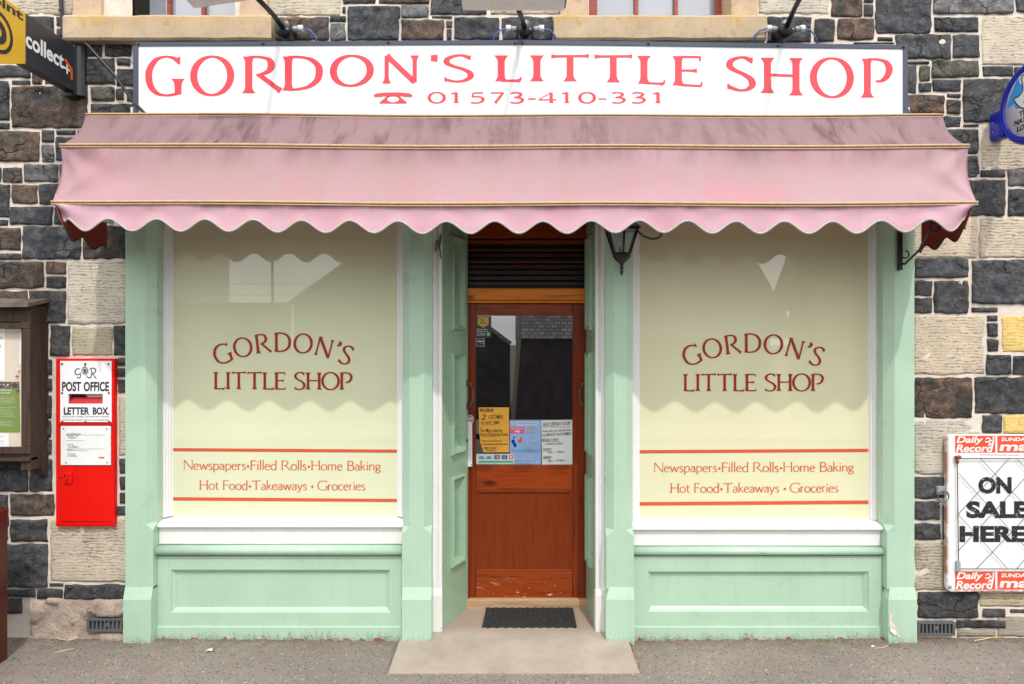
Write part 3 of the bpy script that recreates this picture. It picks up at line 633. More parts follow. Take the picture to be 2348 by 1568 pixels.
for mb,k in ((mb_d,1),(mb_s,2)):
    n0=len(mo.v); mo.v+=mb.v; mo.f+=[tuple(i+n0 for i in f) for f in mb.f]; mo.m+=[k+m for m in mb.m]; mo.sm+=mb.sm
sw=obj('stone_wall',mo,[M['mortar'],M['stone'],M['sand'],yel],B,recalc=False)
at=sw.data.color_attributes.new('stone','FLOAT_COLOR','POINT'); at.data.foreach_set('color',[k for c in cols for k in c])
# crumbling render low down on the left
pb=MB(); n=46; k=16; ids=[]
xa,xb=X(68,.02),X(283,.02)
for j in range(k+1):
    row=[]
    for i in range(n+1):
        x=xa+(xb-xa)*i/n; z0=-.03; z1=Z(1372,.02)+.012*noise.noise(Vector((x*16,0,5))); z=z0+(z1-z0)*j/k
        y=.026-.011*noise.fractal(Vector((x*16,z*16,1)),1,2,5)-(.02 if noise.noise(Vector((x*6,z*8,4)))>.12 else 0)+(.03 if j in (k,) or i==0 else 0)
        
        if X(192,.012)<x and Z(1454,.012)<z<Z(1413,.012): y=.040
        row.append(pb.av((x,y,z)))
    ids.append(row)
for j in range(k):
    for i in range(n): pb.af((ids[j][i],ids[j][i+1],ids[j+1][i+1],ids[j+1][i]),0,True)
def rrender():
    t=NT('crumbling_render'); n=t.noise(5,6,.65); f=t.noise(90,5,.72); m=t.noise(22,6,.65)
    c=t.mix(t.fr(n,.35,.65),srgb(160,144,130),srgb(206,188,174)); c=t.mix(t.fr(n,.30,.36,.85,0),c,srgb(112,102,90)); c=t.mix(t.fr(f,.45,.75,0,.5),c,srgb(118,104,92)); c=t.mix(t.fr(m,.58,.66,0,.6),c,srgb(128,112,92))
    t.col(c).set(Roughness=.95); t.bump(t.math('ADD',m,f),.9,.014); return t.mat
obj('render_patch',pb,rrender(),B,recalc=False)
# building body behind
bd=MB()
for a,b,c,d in ((-7.6,XS0,-.1,5.9),(XS1,7.6,-.1,5.9),(XS0,XS1,2.62,zw-.02)): bd.box(a,b,.085,.6,c,d)
bd.box(XS0-.3,XS1+.3,1.2,1.4,-.1,5.9)
obj('wall_core',bd,M['darkhole'],B)
rf=MB(); rf.extrude_x([(-.25,5.9),(-.25,6.0),(3,8.6),(6.2,6.0),(6.2,5.9)],-7.8,7.8)
M['slate']=plain('roof_slate',(.07,.072,.08,1),.7,0,.5,40,.25); obj('roof',rf,M['slate'],B)
# upper windows
def upper(nm_side,x0,x1,ylow,sillx,jl,jr,right):
    w=MB(); zb=Z(ylow,-.03); zt=zb+1.5; fy=.20
    w.box(x0,x0+.055,fy,fy+.08,zb,zt); w.box(x1-.055,x1,fy,fy+.08,zb,zt); w.box(x0+.055,x1-.055,fy,fy+.08,zt-.07,zt)
    w.box(x0+.055,x1-.055,fy-.012,fy+.08,zb+.004,zb+.085 if right else zb+.050)
    o=obj('window',w,M['redwood'] if right else M['redwood_z'],B,.004)
    g=MB(); g.box(x0+.05,x1-.05,fy+.045,fy+.052,zb+.05,zt-.05); obj('pane',g,M['skyglass'],o)
    b=MB(); n=3
    for k in range(1,n):
        xx=x0+.055+(x1-x0-.11)*k/n; b.box(xx-.011,xx+.011,fy+.012,fy+.044,zb+.09,zt-.07)
    b.box(x0+.055,x1-.055,fy+.014,fy+.044,zb+.55,zb+.575); obj('glazing_bars',b,M['redwood'],o)
    s=MB(); sx0,sx1=X(sillx[0],-.04),X(sillx[1],-.04); zs0,zs1=Z(91,-.04),Z(33,-.04); N=70
    secs=[]
    for i in range(N+1):
        x=sx0+(sx1-sx0)*i/N; n1=noise.noise(Vector((x*5,2,1)))*.005+noise.noise(Vector((x*22,5,1)))*.003; n2=noise.noise(Vector((x*6,8,1)))*.004
        secs.append([(x,.3,zs0),(x,-.03,zs0+n2),(x,-.042+n1*.6,zs0+.012+n2),(x,-.042+n1*.6,zs1-.014+n1),(x,-.028,zs1+n1),(x,.3,zs1+.02)])
    s.loft(secs); obj('sill',s,M['sill'],o)
    j=MB()
    for a,c in (jl,jr):
        j.box(X(a,.01),X(c,.01),.012,.30,zb+.002,zt+.02)
    j.box(X(jl[0],.01),X(jr[1],.01),.010,.3,zt+.02,zt+.32)
    obj('dressed_surround',j,M['dress'],o,.006)
upper(0,WU[0][0],WU[0][1],32,(144,622),(166,231),(548,612),False)
upper(1,X(1349,.2),X(1662,.2),30,(1270,1757),(1284,1348),(1676,1738),True)

# pilasters with stopped chamfers
def pilaster(x0,x1,cl,cr_,zstop,pl0,pl1,zp):
    b=MB(); yb=.19; C=.045
    def sec(l,r,z): return [(x0,yb,z),(x0,l,z),(x0+l,0,z),(x1-r,0,z),(x1,r,z),(x1,yb,z)]
    e=.0005
    secs=[sec(e,e,zp-.01),sec(e,e,zstop-.02),sec(C*cl+e,C*cr_+e,zstop+.02),sec(C*cl+e,C*cr_+e,2.64)]
    b.loft(secs)
    def ps(d,z): return [(pl0+d if pl0+d<x0+.002 else pl0,yb,z),(pl0+(d if pl0<x0-.004 else 0),-.024+d,z),(pl1-(d if pl1>x1+.004 else 0),-.024+d,z),(pl1-(d if pl1>x1+.004 else 0),yb,z)]
    b.loft([ps(0,-.06),ps(0,zp-.065),ps(.021,zp)])
    o=obj('pilaster',b,M['green'],B,.005)
    return o
Y0=0.0
PX=[(X(287,0),X(351,0)),(X(921,0),X(988.5,0)),(X(1389.5,0),X(1453,0)),(X(2033,0),X(2096,0))]
zp=Z(1348,-.01)
pilaster(PX[0][0],PX[0][1],0,1,Z(1208,0),X(282,-.024),X(351,0),zp)
pilaster(PX[1][0],PX[1][1],1,1,Z(1216,0),X(921,-.024),X(988.5,-.024),zp)
pilaster(PX[2][0],PX[2][1],1,1,Z(1222,0),X(1389,-.024),X(1454,-.024),zp)
pilaster(PX[3][0],PX[3][1],1,0,Z(1212,0),X(2036,-.024),X(2102,-.024),zp)

Yk=-.027; b=MB()
pts=[(2040,1405),(2046,1412),(2043,1424),(2051,1434),(2056,1448),(2063,1459),(2060,1463),(2052,1452),(2046,1441),(2038.5,1436),(2038,1418)]
b.prism([P(x,y,Yk) for x,y in pts],(0,.006,0)); obj('exposed_plaster',b,M['mortar'],B)
b=MB(); b.prism([P(x,y,Yk+.001) for x,y in ((2038.5,1437),(2048,1444),(2054,1452),(2050,1455),(2040,1447))],(0,-.006,0)); obj('loose_plaster',b,M['paper'],B)
# shop windows, boards and stall risers
def cushion(x0,x1,zc,r,yc): return [(yc+.07,zc+r),*[(yc-r*1.25*math.sin(a),zc+r*math.cos(a)) for a in [math.pi*k/12 for k in range(13)]],(yc+.07,zc-r)]
def bay(a,b,gl,gr,ysill,linesY,right):
    """a,b: side pilasters' inner faces (m); gl,gr: glass edges in the photo"""
    YF,YG=.115,.155
    zs_=Z(ysill,YF); zt=2.56
    fr=MB(); g0,g1=X(gl,YG),X(gr,YG)
    for s,g,e in ((1,g0,a),(-1,g1,b)):
        L=abs(g-e); q=[(0,YF),(L*.34,YF),(L*.40,YF+.010),(L*.56,YF+.010),(L*.62,YF+.022),(L*.82,YF+.022),(L*.88,YF+.034),(L,YF+.038),(L,YG+.04),(0,YG+.04)]
        pts=[[(e+s*u,y,z) for u,y in q] for z in (zs_+.002,zt)]
        fr.loft(pts)
    fr.box(a,b,YF+.006,YG+.04,zt+.002,zt+.07)
    w=obj('shop_window',fr,M['white'],B,.0015)
    gm=MB(); gm.box(g0-.002,g1+.002,YG,YG+.006,zs_-.01,zt+.02); pn=obj('pane',gm,M['cream_r'] if right else M['cream_l'],w)
    s=MB(); y1=Z(ysill+1,YF-.05)
    zl0,zl1=Z(1209,.045),Z(1192 if not right else 1197,.09)
    if right: zl0=Z(1215,.045)
    ex=.012
    s.loft([[(x,YG+.03,zl1+.004),(x,YF-.008,zl1),(x,.062,zl0+.026),(x,.042,zl0+.012),(x,.042,zl0),(x,YG+.03,zl0)] for x in (a+.001,b-.001)])
    obj('sill',s,M['white'],w,.003)
    bo=MB(); zb0=Z(1247 if not right else 1251,.066); bo.box(a+.002,b-.002,.066,.18,zb0,zl0-.003); obj('apron_board',bo,M['white'],w,.002)
    # writing on the inside of the glass
    lt=MB(); fm=wallmap(YG); T=.62
    x0=491 if not right else 1567; x1=807 if not right else 1887; sl=.004 if not right else -.001
    run_text(lt,'LITTLE SHOP',x0,x1,892 if not right else 896.5,39,5.9,3.0,fm,0,.46,.09,sl)
    cx=649 if not right else 1726; yb0=806 if not right else 808; Rr=352; s_="GORDON'S"; adv=[]; x=0
    for c in s_: adv.append(x); x+=GL[c][0]+(.105 if c!="'" else .10)
    tot=x-.1; cap=43; kk=1.0; span=(296 if not right else 300)/Rr
    for c,ad in zip(s_,adv):
        wch=GL[c][0]; mid=(ad+wch/2)/tot-.5; th=mid*span*1.04
        sx=span*Rr/tot*.94/cap
        def tr(u,v,th=th,wch=wch):
            uu=(u-wch/2)*sx*cap; r=Rr+v*cap
            return (cx+math.sin(th)*r+math.cos(th)*uu, yb0+Rr-math.cos(th)*r+math.sin(th)*uu)
        glyph(lt,c,tr,6.3,3.4,fm,0,cap)
    obj('lettering',lt,M['winred'],w,recalc=False)
    l2=MB()
    if not right:
        run_text(l2,'Newspapers*Filled Rolls*Home Baking',420,873,1076,21.5,2.5,1.4,fm,0,.36,.055,.005)
        run_text(l2,'Hot Food*Takeaways * Groceries',457,837,1122,21,2.5,1.4,fm,0,.34,.055,.004)
    else:
        run_text(l2,'Newspapers*Filled Rolls*Home Baking',1498,1957,1082,21.5,2.5,1.4,fm,0,.36,.055,-.003)
        run_text(l2,'Hot Food*Takeaways * Groceries',1536,1921,1129,21,2.5,1.4,fm,0,.34,.055,-.003)
    for (ya,yb_,yc,yd) in linesY: l2.fpoly([(gl,ya),(gr,yb_),(gr,yd),(gl,yc)],fm)
    obj('small_lettering',l2,M['winorange'],w,recalc=False)
    return zb0
zb0=bay(PX[0][1],PX[1][0],397,910,1187,((1027,1030.5,1034,1037.5),(1139.5,1143.5,1147,1150.5)),False)
zb1=bay(PX[2][1],PX[3][0],1466,1990,1194,((1031.8,1028.6,1039,1035.8),(1151,1147,1158.8,1155)),True)
def riser(a,b,zb,pa,pb,pt,pbm):
    s=MB(); yf=.05; zt=zb-.002
    prof=[(0,yf),(0,yf)]
    x0,x1=a+.001,b-.001; z1=Z(1275,yf); z0=Z(1436,yf)
    # framed panel: flat frame, moulded slope, sunk field
    ix0,ix1,iz0,iz1=X(pa,yf),X(pb,yf),Z(pbm,yf),Z(pt,yf)
    o4=[(x0,z0),(x1,z0),(x1,z1),(x0,z1)]; i4=[(ix0,iz0),(ix1,iz0),(ix1,iz1),(ix0,iz1)]
    A=[s.av((x,yf,z)) for x,z in o4]; Bq=[s.av((x,yf,z)) for x,z in i4]
    for k in range(4): s.af((A[k],A[(k+1)%4],Bq[(k+1)%4],Bq[k]))
    s.rings(ix0,ix1,iz0,iz1,[(0,yf),(.004,yf+.010),(.010,yf+.012),(.026,yf+.026),(.030,yf+.024)])
    s.box(x0,x1,yf-.010,yf+.1,-.06,z0-.002)
    s.loft([[(x0,yf+.1,z0),(x0,yf+.0,z0),(x0,yf-.010,z0-.006)],[(x1,yf+.1,z0),(x1,yf,z0),(x1,yf-.010,z0-.006)]],0,False,False)
    s.box(x0,x1,yf+.04,yf+.12,z0+.01,z1+.02)
    o=obj('stall_riser',s,M['green'],B,recalc=True)
    c=MB(); r=(zb-.003-Z(1279,.0))/2; c.loft([[(x,y,z) for y,z in cushion(0,0,zb-.003-r,r,.056)] for x in (x0,x1)],0,True,True,True)
    obj('cushion_moulding',c,M['green_chipped'] if a>0 else M['green'],o)
riser(PX[0][1],PX[1][0],zb0,392,894,1306,1404)
riser(PX[2][1],PX[3][0],zb1,1486,1991,1310,1402)
# lintel over windows and recess
ln=MB(); ln.box(XS0,XS1,.10,.60,2.632,3.2); ln.box(XS0,XS1,.02,.098,2.66,3.2); obj('lintel',ln,M['whitebase'],B)

# doorway: white jambs, recess, storm doors, glazed door
def jamb(px0,px1,inner):
    YJ=.10; x0,x1=X(px0,YJ),X(px1,YJ); zt=2.64; zb=Z(1352,YJ); W=x1-x0
    b=MB(); q=[(0,.0),(.18,.0),(.22,.008),(.40,.008),(.46,.018),(.62,.018),(.68,.006),(.94,.006),(1,.014)]
    if inner<0: q=[(1-u,y) for u,y in q][::-1]
    pts=[(x0+u*W,YJ+y) for u,y in q]+[(x1,YJ+.10),(x0,YJ+.10)]
    b.loft([[(x,y,z) for x,y in pts] for z in (zb,zt)])
    o=obj('door_jamb',b,M['white'],B,.001)
    p=MB(); p.loft([[(x0-.002,YJ-.014,z),(x1+.002,YJ-.014,z),(x1+.002,YJ+.1,z),(x0-.002,YJ+.1,z)] for z in (-.03,zb-.03)]+[[(x0,YJ-.002,zb+.002),(x1,YJ-.002,zb+.002),(x1,YJ+.1,zb+.002),(x0,YJ+.1,zb+.002)]])
    obj('plinth_block',p,M['whitebase'],o,.004)
jamb(989.5,1013,1); jamb(1365,1388.5,-1)
for s in (-1,1):
    w=MB(); xa=X(988.5,0) if s<0 else X(1389.5,0); 
    xe=X(1013,.10) if s<0 else X(1365,.10)
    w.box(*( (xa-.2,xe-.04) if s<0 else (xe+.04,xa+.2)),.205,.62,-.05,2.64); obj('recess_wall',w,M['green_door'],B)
YD=.44
b=MB(); hk=lambda x,y,Y=.085:P(x,y,Y); b.tube([hk(999,562),hk(1000,552),hk(1003,552),hk(1004,563)],.004,6); b.tube([hk(1002,572),hk(1006,556),hk(1010,538),hk(1011.5,536),hk(1010.5,552),hk(1007,566),hk(1009.5,580),hk(1011,592)],.0045,6); b.tube([hk(998.5,578),hk(998.5,556)],.004,6)
obj('door_hook',b,M['iron'],B)
def leaf(p0,p1,side):
    """storm door from hinge p0 (x,y) to p1 at the back; moulded panels face the opening"""
    a=Vector((p0[0],p0[1],0)); d=Vector((p1[0]-p0[0],p1[1]-p0[1],0)); L=d.length; d.normalize()
    n=Vector((d.y,-d.x,0))
    if n.x*side>0: n=-n
    # local x: along the leaf, local y: away from the opening, z up
    mp=lambda p: a+d*p.x-n*p.y+Vector((0,0,p.z))
    b=MB(mp); z0,z1=.012,2.60
    rows=[(.36,.93),(1.07,1.72),(1.86,2.46)]; m0,m1=.10,L-.055
    # front skin around the panels
    zs=[z0]+[k for r in rows for k in r]+[z1]
    for k in range(0,len(zs),2): b.poly([(0,0,zs[k]),(L,0,zs[k]),(L,0,zs[k+1]),(0,0,zs[k+1])])
    for r in rows:
        b.poly([(0,0,r[0]),(m0,0,r[0]),(m0,0,r[1]),(0,0,r[1])]); b.poly([(m1,0,r[0]),(L,0,r[0]),(L,0,r[1]),(m1,0,r[1])])
        b.rings(m0,m1,r[0],r[1],[(0,0),(.002,-.016),(.010,-.022),(.020,-.018),(.026,-.006),(.038,.004),(.042,.010),(.050,.012)])
    b.box(0,L,.016,.042,z0,z1); b.box(0,.0015,.0,.016,z0,z1); b.box(L-.0015,L,.0,.016,z0,z1); b.box(0,L,0,.016,z0,z0+.001)
    o=obj('storm_door',b,M['green_door'],B)
    h=MB(mp); zc=1.44; hx=L-.018
    h.box(hx-.012,hx+.012,-.006,0,zc+.05,zc+.10); h.box(hx-.012,hx+.012,-.006,0,zc-.10,zc-.05)
    h.tube([(hx,-.004,zc+.075),(hx,-.03,zc+.072),(hx+.004,-.045,zc+.03),(hx+.004,-.045,zc-.03),(hx,-.03,zc-.072),(hx,-.004,zc-.075)],.006)
    obj('handle',h,M['iron'],o)
    h=MB(mp); h.lathe([(.001,-.012),(.012,-.010),(.014,0)],(hx-.008,0,zc-.30),'y',10); obj('keyhole_plate',h,M['iron'],o)
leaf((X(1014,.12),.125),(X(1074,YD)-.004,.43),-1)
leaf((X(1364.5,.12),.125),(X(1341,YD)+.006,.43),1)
# timber head, shutter, transom
h=MB(); xa,xb=X(1068,YD),X(1347,YD)
h.box(xa,xb,YD,YD+.12,Z(545,YD),Z(505,YD)); h.box(xa,xb,YD+.03,YD+.12,Z(556,YD),Z(549,YD)); obj('door_head',h,M['pine_x'],B,.003)
sh=MB(); 
zz=Z(657,YD+.05); k=0
while zz<Z(560,YD+.05):
    sh.loft([[(x,YD+.06,zz),(x,YD+.045,zz+.006),(x,YD+.045,zz+.030),(x,YD+.06,zz+.036)] for x in (xa,xb)],0,False,False); zz+=.038
sh.box(xa,xb,YD+.065,YD+.09,Z(660,YD),2.6)
st=obj('roller_shutter',sh,M['shutter'],B)
for y,hh in ((598,3),(571,2.0)): rb=MB(); rb.box(xa,xb,YD+.028,YD+.044,Z(y+hh,YD),Z(y,YD)); obj('shutter_bar',rb,M['pine_x'],st,.002)
tr=MB(); tr.box(xa,xb,YD+.0,YD+.12,Z(688,YD),Z(661,YD)); tr.loft([[(x,YD+.0,Z(688.5,YD)),(x,YD-.018,Z(690,YD)),(x,YD-.018,Z(694,YD)),(x,YD+.05,Z(696,YD))] for x in (xa,xb)]); obj('transom_rail',tr,M['pine_top'],B,.003)
th=MB(); th.box(xa,xb,YD-.025,YD+.12,-.02,Z(1371.5,YD)); obj('threshold',th,M['bare'],B,.006)
# the door itself
YL=YD+.012
def dr(mb,x0,x1,y0,y1,ya=YL,yb_=YL+.045): mb.box(X(x0,YL),X(x1,YL),ya,yb_,Z(y1,YL),Z(y0,YL))
d=MB(); dr(d,1077,1090.5,697,1370); dr(d,1312.5,1341,697,1370)
DO=obj('shop_door',d,M['pine_z'],B,.003)
for y0,y1 in ((697,723.5),(1066,1125),(1310.5,1370)): d=MB(); dr(d,1091,1312,y0,y1); obj('door_rail',d,M['pine_x'],DO,.003)
d=MB(); dr(d,1088,1315,1122,1313,YL+.016,YL+.030); obj('door_panel',d,M['pine_panel'],DO)
d=MB(); dr(d,1088,1315,720,1070,YL+.014,YL+.022); obj('pane',d,M['dglass'],DO)
d=MB(); dr(d,1091,1312,1306,1310,YL+.004,YL+.02); dr(d,1091,1094,1126,1306,YL+.004,YL+.02); dr(d,1309,1312,1126,1306,YL+.004,YL+.02); dr(d,1091,1312,1125.5,1128.5,YL+.004,YL+.02); obj('panel_bead',d,M['pine_x'],DO,.002)
d=MB(); d.box(X(1066,YD),X(1076.5,YD),YD,YD+.1,.08,Z(697,YD)); d.box(X(1341.5,YD),X(1350,YD),YD,YD+.1,.08,Z(697,YD)); obj('door_post',d,M['pine_z'],B,.002)
# step
s=MB(); zf=-.010; fx0,fx1=-.672,.694; ids=[]
yf=-.385
pts=[(fx0,yf),(fx1,yf),(fx1,.055),(fx1-.10,.10),(fx1-.10,.62),(fx0+.10,.62),(fx0+.10,.10),(fx0,.055)]
z_=lambda y: -.008+.042*max(0,(y+.385))/.9
top=[(x,y,z_(y)) for x,y in pts]; s.loft([[(x,y,-.12) for x,y in pts],[(x-.0,y,z-.006) for x,y,z in top],[(x*.996,y+.003,z) for x,y,z in top]])
step=obj('entrance_step',s,M['slab']); step['kind']='structure'

# ------------------------------------------------------------------ fascia sign
YS=-.10
fs=thing('fascia_sign','long white fascia sign with red serif shop name and phone number','shop sign',(0,YS,3.05))
for nm,(xa,ya,xb,yb2,xc,yc,xd,yd) in (('sign_panel',(316,105,1187.2,101,1187.2,272,316,272)),('sign_panel',(1187.8,101,2071,111.5,2071,274,1187.8,272))):
    b=MB(); b.prism([P(xa,ya,YS),P(xb,yb2,YS),P(xc,yc,YS),P(xd,yd,YS)],(0,.03,0)); obj(nm,b,M['signwhite'],fs)
b=MB()
b.prism([P(311,97,YS-.006),P(1192,91.5,YS-.006),P(1192,101.5,YS-.006),P(311,105.5,YS-.006)],(0,.14,0)); b.prism([P(1192.2,91.5,YS-.0058),P(2081,103,YS-.0058),P(2081,112,YS-.0058),P(1192.2,101.5,YS-.0058)],(0,.14,0))
b.prism([P(305,105.6,YS-.006),P(316.4,105.6,YS-.006),P(316.4,272,YS-.006),P(305,272,YS-.006)],(0,.14,0)); b.prism([P(2070.5,112.2,YS-.006),P(2080.5,112.2,YS-.006),P(2082,274,YS-.006),P(2070.5,274,YS-.006)],(0,.14,0))
b.prism([P(311,272.2,YS),P(2081,274.2,YS),P(2081,282,YS),P(311,280,YS)],(0,.14,0))
obj('sign_trim',b,M['navy'],fs)
for x,y in ((317,101),(603,100),(890,97.5),(1181,99.5),(1197,99.5),(1486,100),(1783,105),(2071,108)): b=MB(); b.lathe([(.001,-.008),(.005,-.007),(.008,-.002),(.008,.0)],P(x,y,YS-.006),'y',10); obj('screw',b,M['black'],fs)
import bisect
def interp(t,x):
    k=max(1,min(len(t)-1,bisect.bisect([q[0] for q in t],x))); a,b_=t[k-1],t[k]; f=(x-a[0])/(b_[0]-a[0]); return a[1]+(b_[1]-a[1])*f
def smooth(t,x): return (interp(t,x-22)+interp(t,x)*2+interp(t,x+22))/4
TT=[(280,129),(700,128),(805,126.5),(960,125.8),(1300,125.8),(1600,127.5),(1700,130.5),(1836,132),(1905,132.5),(2100,134.5)]
TB=[(280,220.5),(400,220.3),(485,219.8),(560,216),(640,210.5),(700,206),(805,198),(880,193),(960,189.8),(1050,188.3),(1150,187.8),(1310,187.8),(1408,190),(1500,194.3),(1610,200.5),(1695,208),(1750,214),(1836,221),(1905,224.5),(2100,227)]
b=MB(); fm=wallmap(YS)
for c,x0,x1,thk in (('G',333,419,16),('O',437,536,16.5),('R',557,646,16.5),('D',648,740,16.5),('O',757,856,16.5),('N',874,963,15.5),("'",987,1003,15),('S',1015,1083,15.5),('L',1136,1197,16),('I',1217,1244,16),('T',1262,1352,15.5),('T',1361,1451,15.5),('L',1463,1526,16),('E',1542,1611,16),('S',1663,1729,16.5),('H',1746,1837,16),('O',1857,1956,16.5),('P',1975,2046,16)):
    w=GL[c][0]; lo=[min(p[k] for st in GL[c][1] for p in ([*st[1]] if st[0]!='l' else [st[1],st[2]])) for k in (0,1)]; hi=max(p[0] for st in GL[c][1] for p in ([*st[1]] if st[0]!='l' else [st[1],st[2]]))
    pad=thk*.5; 
    if c in 'RDNLEHPI': pl=thk*.8
    else: pl=thk*.5
    if c in 'NHI': pr=thk*.8
    elif c in 'TELR': pr=thk*.15
    elif c=='S': pl=pr=thk*.35
    else: pr=pad
    if c=='T': pl=thk*.1
    tn=5.2
    def tr(u,v,x0=x0,x1=x1,pl=pl,pr=pr,lo=lo,hi=hi):
        x=x0+pl+((u-lo[0])/(hi-lo[0]) if hi>lo[0] else .5)*(x1-x0-pl-pr); t,bt=smooth(TT,x)+1.5,smooth(TB,x)-1.5
        return (x,bt+(t-bt)*v)
    glyph(b,c,tr,thk,tn,fm,0,78)
for c,x0,x1 in (('0',981,1021),('1',1033,1055),('5',1075,1111),('7',1122,1157),('3',1166,1201),('-',1210,1228),('4',1233,1275),('1',1287,1308),('0',1326,1365),('-',1372,1390),('3',1398,1434),('3',1444,1480),('1',1496,1517)):
    w=GL[c][0]; yb_=237.3; th=7.6
    def tr(u,v,x0=x0,x1=x1,w=w,c=c):
        pl=0 if c in '-14' else th*.5*.7; return (x0+pl+(u/w)*(x1-x0-2*pl),yb_-1-v*24)
    glyph(b,c,tr,th,3.0,fm,0,24)
# telephone pictogram
def U(*p): return [(586.8+.25*x-0,.25*y) for x,y in p]
b.fpoly(U((1077,882),(1085,868),(1110,857),(1180,850),(1260,848),(1340,850),(1405,857),(1430,868),(1437,882)),fm)
b.fpoly(U((1077,886),(1165,886),(1158,891),(1090,893)),fm); b.fpoly(U((1350,886),(1437,886),(1425,893),(1358,891)),fm)
b.fpoly(U((1190,870),(1213,868),(1213,880),(1303,880),(1303,868),(1326,870),(1318,884),(1200,884)),fm)
# body with the round dial left open: a ring of quads
cx,cy,rx,ry=1257,911,54,27; body=[(1198,884),(1318,884),(1340,905),(1382,938),(1380,950),(1135,950),(1133,938),(1175,905)]
def hit(a):
    dx,dy=math.cos(a),math.sin(a); best=1e9
    for k in range(len(body)):
        (x1,y1),(x2,y2)=body[k],body[(k+1)%len(body)]; ex,ey=x2-x1,y2-y1; det=dx*ey-dy*ex
        if abs(det)<1e-9: continue
        t=((x1-cx)*ey-(y1-cy)*ex)/det; q=((x1-cx)*dy-(y1-cy)*dx)/det
        if t>0 and -1e-6<=q<=1+1e-6: best=min(best,t)
    return (cx+dx*best,cy+dy*best)
angs=sorted([2*math.pi*k/40 for k in range(40)]+[math.atan2(y-cy,x-cx)%(2*math.pi) for x,y in body])
for k in range(len(angs)):
    a,a2=angs[k],angs[(k+1)%len(angs)]
    el=lambda t:(cx+rx*ry/math.hypot(ry*math.cos(t),rx*math.sin(t))*math.cos(t),cy+rx*ry/math.hypot(ry*math.cos(t),rx*math.sin(t))*math.sin(t))
    b.ly=5; b.fpoly(U(el(a),hit(a),hit(a2),el(a2)),fm)
obj('lettering',b,M['signred'],fs,recalc=False)

# ------------------------------------------------------------------ awning
AW=thing('shop_awning','faded pink scalloped awning with mouldy top and tan piping over the shopfront','awning',(.013,-.3,2.4))
W2=2.418; XC=.013
TP,MP,FP=Vector((0,-.24,3.067)),Vector((0,-.46,2.832)),Vector((0,-.53,2.514))
def rowx(x):   # how the bars sag across the front
    u=x/W2; return -.006*(1-u*u)+.003*math.sin(x*3.1)-.004*u
def ends(x,s):  # distance to the nearer end
    return W2-abs(x)
def fold(x,y,z):
    """wrinkles that run out from the four front corners"""
    q=0
    for cz in (2.514,2.832):
        dx=W2-abs(x); dz=z-cz; r=math.hypot(dx,dz); a=math.atan2(dz,dx+1e-6)
        q+=.020*math.exp(-r/.24)*math.sin(a*7+ (1.0 if x>0 else 2.2))*min(1,r/.05)
    return q+.004*noise.noise(Vector((x*2.3,z*3.1,4)))+.0022*noise.noise(Vector((x*7,z*1.2,6)))
PER=.2523; PH=X(1134,-.53)
def scal(x):
    """depth of the valance below the bar"""
    d=W2-abs(x-XC); k=math.exp(-max(d,0)/.55)
    c=.5-.5*math.cos(2*math.pi*(x-PH)/PER)
    return .090-.008*k+.064*c+.004*noise.noise(Vector((x*2,7,1)))
NX=260
def aw_row(xu,Y,Zz,inset=0,wr=1):
    x=-W2+2*W2*xu; d=W2-abs(x); pull=inset*math.exp(-d/.16)
    xx=x-math.copysign(pull,x)
    f=fold(x,Y,Zz)*wr
    return Vector((XC+xx,Y-f*.9,Zz+rowx(x)-f*.3))
PROFILE=[]
def cloth(mb,off,m):
    secs=[]
    for k in range(9):
        t=k/8; p=TP.lerp(MP,t); bl=.022*math.sin(math.pi*t); secs.append((p.y+bl*.6+off,p.z-bl*.55-off*.7,.02*math.sin(math.pi*t),.5*math.sin(math.pi*t)))
    for k in range(1,13):
        t=k/12; p=MP.lerp(FP,t); bl=.014*math.sin(math.pi*t); secs.append((p.y+bl+off,p.z,.016*math.sin(math.pi*t),1*math.sin(math.pi*min(1,t*1.0))))
    if off==0: PROFILE.extend(secs)
    prev=None
    for (y,z,ins,wr) in secs:
        cur=[mb.av(aw_row(i/NX,y,z,ins,wr)) for i in range(NX+1)]
        if prev:
            for i in range(NX): mb.af((prev[i],prev[i+1],cur[i+1],cur[i]),m,True)
        prev=cur
def valance(mb,off,m):
    prev=None; low=[]
    for k in range(9):
        t=k/8; cur=[]
        for i in range(NX+1):
            x=-W2+2*W2*i/NX; d=W2-abs(x); h=scal(XC+x)
            ang=math.atan2(t*h,d+1e-5); r=math.hypot(d,t*h)
            fld=.026*math.exp(-r/.30)*math.sin(ang*3.4)*min(1,r/.05)
            ins=.055*t*math.exp(-d/.10)
            y=FP.y+off+.006*math.sin(math.pi*t)-fld-.004*noise.noise(Vector((x*3,t*2,8)))
            p=Vector((XC+x-math.copysign(ins,x),y,FP.z+rowx(x)-t*h)); cur.append(mb.av(p))
            if k==8: low.append(p)
        if prev:
            for i in range(NX): mb.af((prev[i],prev[i+1],cur[i+1],cur[i]),m,True)
        prev=cur
    return low
def sidev(mb,s,off,m):
    """the short scalloped valance returning to the wall"""
    prev=None; low=[]; n=40; x=XC+s*(W2-.012)-s*off
    for k in range(6):
        t=k/5; cur=[]
        for i in range(n+1):
            u=i/n; y=FP.y+u*.47; zt=FP.z-.02*u; h=.125+.045*(.5-.5*math.cos(2*math.pi*(u*.47-.03)/.2))+.02*u
            ins=.05*t*math.exp(-u*4)
            p=Vector((x-s*ins,y,zt-t*h)); cur.append(mb.av(p))
            if k==5: low.append(p)
        if prev:
            for i in range(n): mb.af((prev[i],prev[i+1],cur[i+1],cur[i]),m,True)
        prev=cur
    return low
